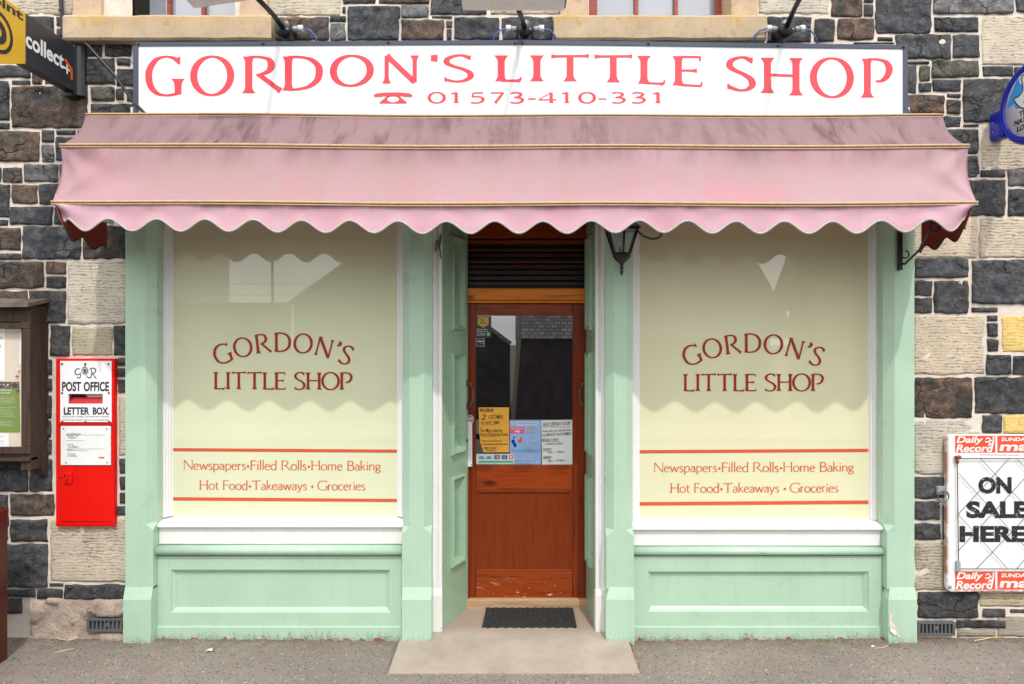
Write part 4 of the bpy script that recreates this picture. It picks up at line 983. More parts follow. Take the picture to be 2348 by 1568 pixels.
def sidep(mb,s,off,m):
    prev=None
    for (y,z,ins,wr) in PROFILE:
        e=aw_row(1.0 if s>0 else 0.0,y,z,ins,wr); t=(3.067-z)/(3.067-2.514)
        cur=[mb.av(e+Vector((-s*off,0,0))),mb.av((XC+s*W2-s*off,-.06,3.04-.55*t))]
        if prev: mb.af((prev[0],prev[1],cur[1],cur[0]),m,True)
        prev=cur
b=MB(); cloth(b,0,0); cloth(b,.004,1)
for s in (-1,1): sidep(b,s,0,0); sidep(b,s,.004,1)
obj('canopy',b,[M['awn'],M['awnred']],AW,recalc=False)
b=MB(); low=valance(b,0,0); valance(b,.003,1); sl=[]
for s in (-1,1): sl.append(sidev(b,s,0,0)); sidev(b,s,.003,1)
VAL=obj('valance',b,[M['awn'],M['awnred']],AW,recalc=False)
b=MB(); b.tube([p+Vector((0,-.001,0)) for p in low],.0052,6)
for q in sl: b.tube(q,.006,6,1)
obj('edge_binding',b,[M['binding'],plain('dark_binding',(.05,.03,.025,1),.8)],VAL,recalc=False)
for nm,pt,rr,e in (('top_piping',TP,.006,.0),('middle_piping',MP,.0068,.004),('front_piping',FP,.0068,.002)):
    b=MB()
    for dz,r_,m_ in ((.004,rr,0),(-.009,rr*.6,1)):
        pts=[(XC-W2-e+.03,pt.y+.05,pt.z-.02 if nm!='front_piping' else pt.z)] if nm=='top_piping' else []
        pts+=[aw_row(i/120,pt.y-.004,pt.z+dz,0,0)+Vector((math.copysign(e,i-60)*(1 if i in (0,120) else 0),0,0)) for i in range(121)]
        if nm=='top_piping': pts.append((XC+W2-.03,pt.y+.05,pt.z-.02))
        b.tube(pts,r_,6,m_)
    obj('piping',b,[M['piping'],M['piping']],AW,recalc=False)
# frame bars and the scrolled iron stay on the right
b=MB()
for pt in (TP,MP,FP): b.tube([(XC-W2+.03,pt.y+.02,pt.z-.012),(XC+W2-.03,pt.y+.02,pt.z-.012)],.010,8)
for s in (-1,1):
    for pt in (TP,MP,FP): b.tube([(XC+s*(W2-.03),-.03,2.49),(XC+s*(W2-.03),pt.y+.02,pt.z-.012)],.009,6)
obj('frame_bars',b,M['whiteplastic'],AW,recalc=False)
b=MB(); xq=X(2064,-.02)
b.box(xq-.011,xq+.011,-.024,-.002,Z(619,-.02),2.62)
q=lambda x,y,Y: P(x,y,Y)
b.tube([q(2066,604,-.02),q(2074,605,-.04),q(2090,590,-.14),q(2108,572,-.22),q(2113,560,-.25),q(2124,540,-.33),q(2136,512,-.42)],.0065,8)
b.tube([q(2109,573,-.22),q(2110,580,-.22)],.0065,8)
b.tube([q(2069,584,-.03)+Vector((.020*math.sin(a)+.012,-.01,.022*math.cos(a))) for a in [k*.45 for k in range(10)]],.0045,6)
b.tube([q(2140,520,-.42)+Vector((.03*math.sin(a),0,.03*math.cos(a))) for a in [1.2+k*.4 for k in range(9)]],.005,6)
obj('iron_stay',b,M['black'],AW,recalc=False)

# ------------------------------------------------------------------ sign lamps on swan arms
M['diffuser']=plain('pale_diffuser',(.66,.66,.62,1),.4)
def lamp(px,tipx,tipy,tipz,label,x0,x1,tilt,cables,gl):
    base=P(px,72,-.03); t=thing('sign_lamp',label,'lamp',base,'lamps on arms above the fascia sign')
    tip=Vector((X(tipx,tipy),tipy,tipz)); b=MB()
    b.tube([base+Vector((0,-.03,0)),base.lerp(tip,.4)+Vector((0,-.01,.012)),tip],[.017,.014,.014],10); obj('arm',b,M['black'],t)
    b=MB(); b.lathe([(.001,-.062),(.044,-.062),(.050,-.056),(.050,-.01),(.052,.05)],base,'y',24)
    for s in (-1,1):
        if s in gl: b.tube([base+Vector((s*.045,-.028,-.002)),base+Vector((s*.085,-.028,.003))],.017,10,1); b.tube([base+Vector((s*.084,-.028,.003)),base+Vector((s*.112,-.028,.004))],.020,8,2)
    b.lathe([(.001,-.068),(.006,-.067),(.006,-.06)],base+Vector((-.025,0,.02)),'y',8,1); b.lathe([(.001,-.068),(.006,-.067),(.006,-.06)],base+Vector((.03,0,-.015)),'y',8,1)
    obj('junction_box',b,[M['black'],M['grey'],M['whiteplastic']],t)
    b=MB()
    for s in (-1,1):
        if s in gl: b.tube([base+Vector((s*.108,-.028,.004)),base+Vector((s*.15,-.024,-.004)),base+Vector((s*.178,-.018,-.032)),base+Vector((s*.198,-.01,-.085))],.0045,8)
    obj('cable',b,M['blue'],t)
    b=MB(); c=tip+Vector((0,-.02,.0)); mp=lambda p:c+Vector((p.x,p.y,p.z+tilt*p.x))
    h=MB(mp); h.loft([[(x,-.075,.0),(x,-.06,.035),(x,.03,.045),(x,.05,.0)] for x in (x0,x1)]); 
    hd=obj('lamp_housing',h,M['iron'],t,.004)
    g=MB(mp); g.loft([[(x,-.066,-.001),(x,-.05,-.020),(x,.03,-.020),(x,.042,-.001)] for x in (x0+.012,x1-.012)])
    obj('diffuser',g,M['diffuser'],hd,.002)
lamp(655,582,-.53,3.602,'sign lamp whose arm leans left above the G and R of the fascia',-.33,.27,.15,1,(1,))
lamp(1203,1185,-.47,3.572,'sign lamp over the middle of the fascia, above the word LITTLE',-.30,.26,-.004,1,(-1,1))
lamp(1796,1866,-.57,3.70,'sign lamp whose arm leans right above the word SHOP',-.22,.40,.03,1,(-1,1))
b=MB(); b.tube([P(2079,250,-.06),P(2086,262,-.05),P(2092,272,-.03)],.008,8); tag(obj('blue_cable',b,M['blue']),'short blue cable end hanging below the right end of the fascia sign','cable')
# ------------------------------------------------------------------ downpipe-like cable on the left
b=MB(); dp=lambda x,y,Y=.0:P(x,y,Y)
b.tube([dp(138,-160),dp(139.5,0),dp(141,24),dp(142,60),dp(145,80),dp(152,90),dp(168,92),dp(184,91,-.01),dp(198,98,-.02),dp(212,116,-.03),dp(235,142,-.03),dp(262,172,-.04),dp(282,200,-.05),dp(306,234,-.09),dp(322,250,-.12),dp(334,262,-.14),dp(345,280,-.16)],[.013,.013,.012,.010,.009,.009,.009,.009]+[.009]*9,8)
b.box(dp(137,25).x,dp(143,25).x,-.015,.01,dp(0,27).z,dp(0,23).z); b.box(dp(182,90).x,dp(185,90).x,-.025,.01,dp(0,95).z,dp(0,89).z)
tag(obj('black_cable',b,M['black']),'black cable running down the wall past the left sill to the awning','cable')

# ------------------------------------------------------------------ projecting parcel sign (left edge)
XN=-2.609
ps=thing('projecting_sign','yellow and charcoal projecting sign reading collect+ at the top left','projecting sign',(XN-.03,-.02,3.28))
side=lambda u,v,o=0: Vector((XN+o,u,v))      # picture units: u along y, v up
zt=3.548; zb_=3.279
b=MB(); b.prism([(XN,-.44,zb_),(XN,-.02,zb_),(XN,-.02,zt),(XN,-.44,zt)],(-.06,0,0)); obj('charcoal_panel',b,M['charcoal'],ps,.002)
b=MB(); b.prism([(XN+.004,-.4405,3.276),(XN+.004,-.75,3.150),(XN+.004,-1.06,3.276),(XN+.004,-1.06,zt+.001),(XN+.004,-.4405,zt+.001)],(-.068,0,0)); YP=obj('yellow_panel',b,M['yellow'],ps,.002)
b=MB(); n=8
b.loft([[(XN+.006,-.022,z),(XN+.012,-.012,z),(XN+.030,-.004,z),(XN+.044,.012,z),(XN+.044,.06,z),(XN-.07,.06,z),(XN-.07,-.022,z)] for z in (3.262,3.556)]); b.box(XN-.05,XN+.0,-.05,.05,3.245,3.262); obj('wall_mount',b,M['black'],ps)
b=MB(); ZC=lambda z:z
text_into(b,'collect',-.437,-.118,3.462,3.372,side,0,.03,0,4)
b.fpoly([(-.115,3.392),(-.062,3.392),(-.062,3.379),(-.115,3.379)],side); b.fpoly([(-.0945,3.414),(-.0815,3.414),(-.0815,3.357),(-.0945,3.357)],side)
b.fpoly([(-.118,3.430),(-.101,3.443),(-.035,3.405),(-.035,3.345),(-.057,3.335),(-.057,3.394)],side,1)
obj('lettering',b,[M['signwhite'],M['orange']],ps,recalc=False)
sd_=MB(); s2=lambda u,v,o=0: Vector((XN+.004+o,u,v))
text_into(sd_,'PayPoint',-.965,-.462,3.545,3.480,s2,0,.03,0,4)
# big round-backed P
P0=(-.70,3.36)
def arc(cx,cy,r,a0,a1,n=28): return [(cx+r*math.cos(a0+(a1-a0)*k/n),cy+r*math.sin(a0+(a1-a0)*k/n)) for k in range(n+1)]
cpx=-.645
for r,w in ((.098,.020),(.045,.034)):
    pth=[(-.80,3.36+r)]+arc(cpx,3.36,r,math.pi/2,-math.pi/2)+[(-.74 if r<.06 else -.70,3.36-r)]
    sd_.ribbon(pth,[w]*len(pth),s2)
sd_.ribbon([(-.79,3.46),(-.79,3.22)],[.03,.03],s2); sd_.ribbon([(-.70,3.27),(-.70,3.21)],[.03,.03],s2)
obj('lettering',sd_,M['ink'],YP,recalc=False)

# ------------------------------------------------------------------ lottery sign (right edge)
XL=2.90; CY,CZ,RL=-.27,3.13,.232
ls=thing('lottery_sign','round white lottery sign with deep blue rim on a wall bracket','projecting sign',(XL,.03,3.0))
b=MB(); b.lathe([(.186,-.0),(.192,-.010),(.206,-.016),(.222,-.012),(RL,.006),(RL,.05),(.19,.07),(.001,.07)],(XL,CY,CZ),'x',48); RM=obj('rim',b,M['lotblue'],ls)
b=MB(); b.lathe([(.001,-.004),(.187,-.004),(.187,.02)],(XL,CY,CZ),'x',48); FC=obj('face',b,plain('white_sign_face',(.84,.84,.88,1),.25,0,0),ls)
b=MB(); yb0_,yb1_=-.075,.045; b.box(XL-.02,XL+.06,yb0_,yb1_,Z(311,0)-.03,Z(246,0)-.03)
obj('bracket_box',b,M['lotblue'],ls,.022)
for dz in (.05,.105): b=MB(); b.lathe([(.001,-.004),(.005,-.003),(.005,0)],(XL-.021,.0,3.02+dz-.03),'x',8); obj('screw',b,M['grey'],ls)
# on this face the reader's right is towards the street
lf=lambda u,v,o=0: Vector((XL-.004-o,CY-u,CZ+v))
b=MB()
for s,x0,x1,z1,z0 in (('THE',-.075,.015,-.030,-.062),('NATIONAL',-.115,.115,-.070,-.102),('LOTTERY',-.095,.105,-.110,-.142)): text_into(b,s,x0,x1,z1,z0,lf,0,.045,.12,4)
b.fpoly([(-.145,.085),(-.085,.170),(-.065,.12),(-.02,.135),(-.02,.06),(-.05,-.01),(-.10,-.005),(-.115,.03),(-.17,.02)],lf,1)
hand=[(-.115,.055),(-.075,.06),(-.045,.085),(-.055,.15),(-.045,.165),(-.03,.16),(-.015,.10),(-.01,.165),(.008,.172),(.015,.155),(.008,.095),(.035,.11),(.05,.095),(.04,.05),(.06,.04),(.055,.0),(.03,-.022),(-.03,-.025),(-.075,.0)]
b.fpoly(hand,lf,2); pth=cr(hand,True,5); b.ribbon(pth,[.008]*len(pth),lf,0,True)
b.ribbon(cr([(-.04,.015),(-.012,.0),(.025,.012)],False,6),[.008]*13,lf)
for c in ((-.01,.055),(.022,.055)): b.ribbon(cr(ell(c[0],c[1],.014,.018,10),True,3),[.006]*30,lf,0,True)
obj('lettering',b,[M['ink'],M['ltblue'],M['paper']],FC,recalc=False)

# ------------------------------------------------------------------ lantern
xl,Yl=X(1425,-.13),-.13
la=thing('lantern','black tapered glass lantern hanging below the awning beside the door','lantern',(xl,0,Z(632,Yl)))
kz=lambda py:Z(py,Yl); pxm=(D+Yl)/F
zt,zb_=kz(527),kz(582); rt,rb=.098,.052
def hexp(r,z,o=.5): return [(xl+r*math.cos(math.pi/3*(k+o)),Yl+r*math.sin(math.pi/3*(k+o)),z) for k in range(6)]
b=MB(); b.loft([hexp(rt*.97,zt),hexp(rb*.97,zb_)],0,True,False); obj('glass',b,M['clear'],la)
b=MB()
for k in range(6): b.tube([hexp(rt,zt)[k],hexp(rb,zb_)[k]],.0065,6)
for z,r in ((zt,rt),(zb_,rb)): 
    h6=hexp(r,z)
    for k in range(6): b.tube([h6[k],h6[(k+1)%6]],.006,6)
c=(xl,Yl,0)
b.lathe([(.001,kz(585)+.004),(.050,kz(584)),(.054,kz(587)),(.036,kz(597)),(.016,kz(603)),(.009,kz(608)),(.008,kz(611)),(.014,kz(613)),(.009,kz(616)),(.008,kz(619)),(.012,kz(623)),(.007,kz(628)),(.001,kz(633))],c,'z',18)
obj('lantern_frame',b,M['black'],la,recalc=True)
b=MB(); b.loft([hexp(rt+.016,zt+.004),hexp(rt+.016,zt+.012),hexp(.05,zt+.075),hexp(.028,zt+.08),hexp(.02,zt+.12)]); b.tube([(xl,Yl,zt+.11),(xl,Yl,zt+.15),(xl,Yl+.06,zt+.17),(xl,-.002,zt+.13)],.010,8); b.lathe([(.001,-.012),(.04,-.010),(.045,0)],(xl,.0,zt+.12),'y',16)
obj('cap',b,M['black'],la)
b=MB(); cb=Vector((xl-.002,Yl,kz(553))); b.lathe([(.001,-.036),(.018,-.032),(.031,-.016),(.034,.004),(.026,.024),(.018,.04),(.016,.07)],cb,'z',18); 
def bulbm():
    t=NT('frosted_bulb'); t.col((.62,.60,.55,1)).set(Roughness=.4); return t.mat
obj('bulb',b,bulbm(),la)
b=MB(); b.tube([P(1459,520,-.11),P(1462,530,-.10),P(1474,541,-.06),P(1492,548,-.0),P(1508,546,.05),P(1516,538,.09),P(1517,530,.12),P(1512,515,.13)],.0065,8); obj('flex',b,M['black'],la)

# ------------------------------------------------------------------ letter box in the wall
YB=.016
lb=thing('letter_box','red cast iron wall letter box with white enamel plates','letter box',(X(196,YB),.03,Z(1206,YB)))
b=MB(); q=[P(127,822,YB),P(260.5,822,YB),P(267,1207,YB),P(130.5,1207,YB)]
x0,x1,z0,z1=(q[0].x+q[3].x)/2,(q[1].x+q[2].x)/2,q[2].z,q[0].z
b.rings(x0,x1,z0,z1,[(0,.06),(0,YB),(.003,YB-.006),(.016,YB-.007),(.022,YB-.001),(.026,YB+.004)])
for q_ in (b.f,b.m,b.sm): q_.pop()
sa,sb,sc_,sd2=X(156.5,YB-.009),X(235.5,YB-.009),Z(925.3,YB-.009),Z(903,YB-.009); ia,ib,ic,id_=x0+.026,x1-.026,z0+.026,z1-.026
for q_ in ((ia,sa,ic,id_),(sb,ib,ic,id_),(sa,sb,ic,sc_),(sa,sb,sd2,id_)): b.poly([(q_[0],YB+.004,q_[2]),(q_[1],YB+.004,q_[2]),(q_[1],YB+.004,q_[3]),(q_[0],YB+.004,q_[3])])
b.box(x0+.012,x1-.012,YB-.010,YB+.01,Z(974,YB),Z(970,YB)); b.box(x0+.008,x1-.008,YB-.008,YB+.01,Z(1201,YB),Z(1197,YB))
LBO=obj('casting',b,M['red'],lb)
b=MB(); b.box(X(138,YB),X(259,YB),YB-.004,YB+.012,Z(1195,YB),Z(1069,YB)); b.box(X(138,YB),X(140,YB),YB-.0045,YB-.001,Z(1195,YB),Z(1069,YB),1)
for y0,y1 in ((998,1006),(1012,1022)): b.box(X(255.5,YB),X(259.5,YB),YB-.008,YB,Z(y1,YB),Z(y0,YB))
DR=obj('collection_door',b,M['red'],lb,.002) if 0 else obj('collection_door',b,[M['red'],M['redslot']],lb,.002)
b=MB(); b.box(X(146.5,YB),X(167.5,YB),YB-.014,YB-.004,Z(1107.5,YB),Z(1083,YB)); b.tube([P(153,1088,YB-.018),P(153,1098,YB-.018),P(150,1103,YB-.018)],.006,8); b.box(X(137,YB),X(150,YB),YB-.012,YB-.004,Z(1093,YB),Z(1090,YB)); b.box(X(152,YB),X(154,YB),YB-.025,YB-.013,Z(1090,YB),Z(1086,YB),1)
obj('lock',b,[M['red'],M['darkhole']],DR,.002)
Yp=YB-.009
b=MB(); sx0,sx1,sy0,sy1=156.5,235.5,903,925.3; pl0,pl1,pt_,pb_=138,255.5,827.5,967.5
for a,c,d_,e in ((pl0,pl1,pt_,sy0),(pl0,sx0,sy0,sy1),(sx1,pl1,sy0,sy1),(pl0,pl1,sy1,pb_)): b.box(X(a,Yp)+.0002,X(c,Yp)-.0002,Yp,YB+.003,Z(e,Yp)+.0001,Z(d_,Yp)-.0001)
PLT=obj('enamel_plate',b,M['enamel'] if 0 else M['signwhite'],lb)
b=MB(); zs0,zs1=Z(sy1,Yp),Z(sy0,Yp); xs0,xs1=X(sx0,Yp),X(sx1,Yp)
zf=zs0+(zs1-zs0)*.62; b.poly([(xs0,Yp+.002,zs0),(xs1,Yp+.002,zs0),(xs1-.004,.035,zf),(xs0+.012,.035,zf)]); b.poly([(xs0,.04,zs0),(xs1,.04,zs0),(xs1,.04,zs1+.01),(xs0,.04,zs1+.01)],1); b.poly([(xs0-.001,Yp+.002,zs0),(xs0-.001,Yp+.002,zs1),(xs0-.001,.09,zs1),(xs0-.001,.09,zs0)]); b.poly([(xs1+.001,Yp+.002,zs0),(xs1+.001,Yp+.002,zs1),(xs1+.001,.09,zs1),(xs1+.001,.09,zs0)]); b.box(xs0,xs1,.09,.1,zs0,zs1+.01,1)
obj('slot',b,[M['redslot'],M['darkhole']],PLT,recalc=False)  # darker red flap and near-black back sheet paint the slot's inner shade
fm=wallmap(Yp); b=MB()
A_=lambda a,c:(a*.25,782.4+c*.25)
text_into(b,'POST',142.5,186,875,897,fm,0,.03,0,4); text_into(b,'OFFICE',192,250,875,897,fm,0,.03,0,4)
text_into(b,'LETTER',146.5,205,933.5,950.5,fm,0,.032,0,4); text_into(b,'BOX.',213,250.5,933.5,950.5,fm,0,.032,0,4)
text_into(b,'NOTICE. LETTERS CONTAINING COIN, PAPER MONEY OR JEWELLERY',143.5,251,953.5,957.5,fm,0,0,0,1); text_into(b,'SHOULD NOT BE POSTED IN THIS BOX, BUT SHOULD BE REGISTERED.',143.5,251,961,965,fm,0,0,0,1)
def sp(pts,w=1.5,m=0):
    c=cr([A_(*p) for p in pts],False,6); n=len(c); b.ribbon(c,[w*(.55+.6*math.sin(math.pi*k/n)) for k in range(n)],fm,m)
sp([(733,262),(722,248),(700,258),(689,280),(698,302),(722,304),(738,290)],2.0); sp([(738,285),(740,315),(730,335),(712,334),(708,322)],1.8)
sp([(838,250),(842,285),(838,318),(822,335),(800,326),(797,310)],1.9); sp([(820,262),(838,246),(866,248),(880,264),(868,286),(842,293)],1.9); sp([(850,292),(866,318),(878,334),(887,335)],1.8)
text_into(b,'VI',191,197.5,856,859.3,fm,0,0,0,1)
crown=[(760,292),(803,292),(806,262),(796,240),(784,236),(779,226),(774,236),(762,240),(752,262)]
c=[A_(*p) for p in crown]; pth=cr(c,True,3); b.ribbon(pth,[1.1]*len(pth),fm,0,True)
sp([(762,286),(781,283),(800,286)],1.4); sp([(755,266),(780,258),(804,266)],1.3); sp([(780,236),(780,290)],1.0); sp([(779,214),(779,228)],1.3); sp([(773,220),(786,220)],1.3); sp([(766,288),(764,262),(774,240)],.9); sp([(796,288),(797,262),(786,240)],.9); b.disc(*A_(780,272),3.0,fm,0,10,2.0)
obj('lettering',b,M['ink'],PLT,recalc=False)
for x,y in ((568,208),(782,208),(996,208),(569,474),(998,474),(571,737),(785,740),(1002,738)): b=MB(); b.lathe([(.001,-.004),(.006,-.003),(.007,0)],P(*A_(x,y),Yp),'y',10); obj('rusty_screw',b,M['rust'],PLT)
Yc=YB-.010; b=MB(); b.box(X(139.2,Yc),X(253.5,Yc),Yc,YB-.003,Z(1066,Yc),Z(976.5,Yc)); NP=obj('collection_plate',b,M['paper'],lb)
fm=wallmap(Yc); b=MB()
for s,x0,x1,y0,y1 in (('Last Collection Time',611,742,838,855),('Monday to Friday',614,722,857,872),('4.00pm',627,702,872,896),('Saturday',614,674,938,952),('12.30pm',628,720,955,980)): 
    p,r=A_(x0,y0),A_(x1,y1); text_into(b,s,p[0],r[0],p[1],r[1],fm,0,.012,0,2)
for x0,x1,y in ((612,957,857),(612,775,908),(612,957,984),(612,810,999),(612,670,990)): p,r=A_(x0,y),A_(x1,y+2.4); b.fpoly([p,(r[0],p[1]),r,(p[0],r[1])],fm)
for k,y in enumerate((1026,1040,1052)):
    p,r=A_(634,y),A_(690+k*8,y+4); b.fpoly([p,(r[0],p[1]),r,(p[0],r[1])],fm); b.disc(*A_(624,y+2),1,fm,0,8)
p,r=A_(908,1060),A_(957,1073); b.fpoly([p,(r[0],p[1]),r,(p[0],r[1])],fm,1)
for x,y in ((583,802),(978,803),(608,1115),(984,1110)): b.disc(*A_(x,y),2.1,fm,2,10)
obj('lettering',b,[M['grey_ink'],M['newsred'],M['grey']],NP,recalc=False)

# ------------------------------------------------------------------ notice board
YN=-.11
nb=thing('notice_board','weathered dark wooden notice board with sloping top beside the letter box','notice board',(X(20,YN),.03,Z(1100,YN)))
xL=X(-190,YN); xR=X(72,YN)
b=MB(); z0,z1=Z(1048,YN),Z(700,YN)
b.box(xR-.058,xR,YN-.004,.045,Z(1078,YN),z1); b.box(xL,xL+.055,YN,.045,z0,z1)
b.box(xL+.056,xR-.059,YN,.045,Z(738,YN),z1-.01); b.box(xL+.056,xR-.059,YN,.045,z0,Z(1026,YN)); b.box(xL-.02,xR-.0,YN-.02,.04,z0-.022,z0-.002)
b.box(xL+.056,xR-.059,.02,.045,z0,z1-.01)
obj('cabinet',b,M['oldwood'],nb,.003)
b=MB(); b.prism([(xR+.002,YN+.03,Z(1030,YN)),(xR+.002,.045,Z(1000,YN)),(xR+.002,.045,Z(1097,.0)),(xR+.002,.01,Z(1094,.0)),(xR+.002,-.03,Z(1075,-.03))],(-.035,0,0)); obj('side_bracket',b,M['oldwood'],nb,.003)
b=MB(); fx0,fx1,fy0,fy1=xL+.045,X(69,YN-.016),Z(1040,YN),Z(740,YN); w=.042
for a,c,d_,e in ((fx0,fx1,fy1-w*.8,fy1),(fx0,fx1,fy0,fy0+w),(fx0,fx0+w,fy0+w+.001,fy1-w*.8-.001),(fx1-w,fx1,fy0+w+.001,fy1-w*.8-.001)): b.box(a,c,YN-.016,YN-.001,d_,e)
obj('glazed_frame',b,M['oldwood'],nb,.003)
b=MB(); b.box(fx0+w*.6,fx1-w*.6,YN+.03,YN+.04,fy0+w*.6,fy1-w*.6); obj('pinboard',b,M['pin'],nb)
b=MB(); n=10; secs=[]
for i in range(n+1):
    x=xL-.06+(xR+.018-xL+.06)*i/n; wv=.006*noise.noise(Vector((x*7,3,0)))
    secs.append([(x,YN-.06,z1-.012+wv),(x,YN-.06,z1+.012+wv),(x,.04,z1+.052+wv),(x,.04,z1+.03+wv)])
b.loft(secs); obj('top_board',b,M['oldwood_x'],nb)
Yq=YN+.028; fm=wallmap(Yq-.002)
def sheetof(name,label,cat,pts,m,lines,Y=Yq,group=None,lm=None,th=.002,extra=None,parts='lettering'):
    b=MB(); b.prism([P(x,y,Y) for x,y in pts],(0,th,0)); o=obj(name,b,m); tag(o,label,cat,group)
    if lines or extra:
        q=MB(); f=wallmap(Y)
        for L in lines:
            text_into(q,L[0],L[1],L[2],L[3],L[4],f,L[5] if len(L)>5 else 0,L[6] if len(L)>6 else 0,L[7] if len(L)>7 else 0,2,L[8] if len(L)>8 else 0)
        if extra: extra(q,f)
        obj(parts,q,lm or [M['ink']],o,recalc=False)
    return o
M['green_paper']=plain('green_poster_paper',srgb(112,134,62),.6)
M['photo']=plain('photo_strip',(.10,.07,.07,1),.5,0,0,70,.9)
sheetof('notice_sheet','tall white sheet pinned at the left of the notice board','notice',[(-60,752),(11.5,752),(10.5,872),(-60,872)],M['paper'],[('Minutes of meeting',-50,6,770,778),('held in the hall',-50,2,790,797)],lm=[M['grey_ink']])
sheetof('notice_sheet','white strip of paper at the right edge of the notice board','notice',[(46,760),(55.5,760),(55.5,834),(44,834)],M['paper'],[])
def gp(q,f):
    q.fpoly([(-70,875.5),(42,875.5),(44,890),(-70,890)],f,1)
    rnd=random.Random(3)
    for k in range(34): q.disc(rnd.uniform(-66,41),rnd.uniform(878,888),rnd.uniform(1,2.4),f,rnd.choice((2,3,4)),8)
M['leafy']=plain('printed_green',(.18,.26,.10,1),.6); M['petal']=plain('printed_pink',(.32,.12,.22,1),.6)
gl_=[('ANNUAL TOWN VIRTUAL',-60,28,892.5,896.5,5),('FLOWER SHOW',-50,25,898.5,903,5)]
rnd=random.Random(5)
for k,y in enumerate((909,912.5,916,919.5,923,933,937,941,945.5,950,954,965,968.5,972,975.5)): gl_.append(('entries open to all residents of the town and vale'[:40-k%5*3],-60,rnd.uniform(24,38),y,y+2,5))
sheetof('green_poster','olive green flower show poster pinned in the notice board','poster',[(-72,875),(43.5,875),(46,991),(-72,991)],M['green_paper'],gl_,extra=gp,lm=[M['ink'],M['photo'],M['leafy'],M['petal'],M['paper'],M['paper']])
sheetof('notice_sheet','small white sheet below the green poster in the notice board','notice',[(-70,993.5),(20,994),(21,1024),(-70,1024)],M['paper'],[('Contact the secretary',-40,9,999,1002),('for further details',-40,8,1009,1012),('or call in',-30,9,1016,1018)],lm=[M['grey_ink']])
for (x,y,m_,lab) in ((40,862,M['newsred'],'small red drawing pin in the notice board'),(43,849,M['whiteplastic'],'small white drawing pin in the notice board'),(42,894.5,M['rust'],'brown drawing pin at the corner of the green poster')):
    b=MB(); b.lathe([(.001,-.014),(.006,-.012),(.003,-.004),(.005,.0)],P(x,y,Yq-.001),'y',10); tag(obj('drawing_pin',b,m_),lab,'pin')

# ------------------------------------------------------------------ newspaper board (right edge)
YW=-.005
nw=thing('newspaper_board','rust edged white newspaper headline board reading ON SALE HERE','news board',(X(2290,YW),.03,Z(1357,YW)))
b=MB()
def rr(x0,x1,y0,y1,r,n=5):
    o=[]
    for cx,cy,a in ((x1-r,y0+r,-90),(x1-r,y1-r,0),(x0+r,y1-r,90),(x0+r,y0+r,180)):
        for k in range(n+1): t=R(a+90*k/n); o.append((cx+r*math.cos(t),cy+r*math.sin(t)))
    return o
b.prism([P(x,y,YW) for x,y in rr(2170,2425,996.5,1357,13)],(0,.028,0)); BO=obj('board',b,M['enamel'],nw,.003)
fm=wallmap(YW); b=MB()
for y0,y1 in ((998.7,1037.3),(1310,1351)):
    k=(y1-y0)/38.6
    b.fpoly([(2189,y0),(2281,y0),(2281,y1),(2189,y1)],fm,0); b.fpoly([(2286,y0),(2412,y0),(2412,y1),(2286,y1)],fm,0)
    text_into(b,'Daily',2192,2253,y0+1.5,y0+21*k,fm,1,.028,.22,5); text_into(b,'Record',2190.5,2277,y0+20*k,y0+37.6*k,fm,1,.028,.22,5)
    text_into(b,'SUNDAY',2294,2362,y0+4*k,y0+12.5*k,fm,1,.03,.15,3); text_into(b,'mail',2290,2385,y0+14*k,y0+35*k,fm,1,.03,.12,5)
    # rampant lion, a few strokes
    ox=2257; 
    for pth in ([(2,8),(6,5),(10,6),(12,10),(9,14),(12,19),(15,22)],[(10,10),(16,12),(18,16)],[(8,13),(3,15),(1,12)],[(12,18),(17,20),(20,17)],[(11,20),(7,24)],[(18,8),(21,4),(17,3)],[(15,20),(20,12),(18,7)]):
        c=cr([(ox+a,y0+c_*k) for a,c_ in pth],False,4); b.ribbon(c,[2.6]*len(c),fm,1)
text_into(b,'ON',2242,2318,1093,1131.5,fm,2,.05,0,4); text_into(b,'SALE',2214.5,2357,1148.5,1188,fm,2,.05,0,4); text_into(b,'HERE',2199,2351,1205.5,1242.5,fm,2,.05,0,4)
rnd=random.Random(9)
for k in range(110):       # scratches through the black letters
    x,y=rnd.uniform(2204,2350),rnd.choice((rnd.uniform(1094,1131),rnd.uniform(1165,1188),rnd.uniform(1206,1242))); a=rnd.uniform(-.7,.7); L=rnd.uniform(2,7)
    b.ribbon([(x,y),(x+L*math.cos(a),y+L*math.sin(a))],[rnd.uniform(.4,1.3),.2],lambda u,v,o=0:fm(u,v,o+.002),1)
b.fpoly([(2246,1042),(2308,1042.5),(2308,1043.6),(2246,1043)],fm,3); b.fpoly([(2311,1043),(2336,1043),(2336,1044),(2311,1044)],fm,3)
obj('lettering',b,[M['newsred'],M['paper'],M['ink'],M['grey_ink']],BO,recalc=False)
b=MB(); Yw=YW-.014
w=lambda x,y:P(x,y,Yw)
fr=[w(2194,1051),w(2404,1051),w(2404,1304),w(2197,1304)]
for k in range(4): b.tube([fr[k],fr[(k+1)%4]],.0026,6)
for p0,p1 in (((2247,1051),(2404,1215)),((2198,1085),(2395,1304)),((2196,1179),(2310,1304)),((2313,1051),(2195,1180)),((2390,1051),(2197,1262)),((2404,1130),(2238,1304)),((2404,1220),(2330,1304)),((2330,1051),(2404,1130))): b.tube([w(*p0),w(*p1)],.0015,6)
obj('wire_front',b,plain('dark_rusty_wire',(.06,.03,.02,1),.8),nw)
b=MB(); b.tube([w(2190,1049),w(2201,1048)],.011,8); b.tube([w(2194,1052),w(2194,1062)],.009,8); obj('clip',b,M['rust'],nw)
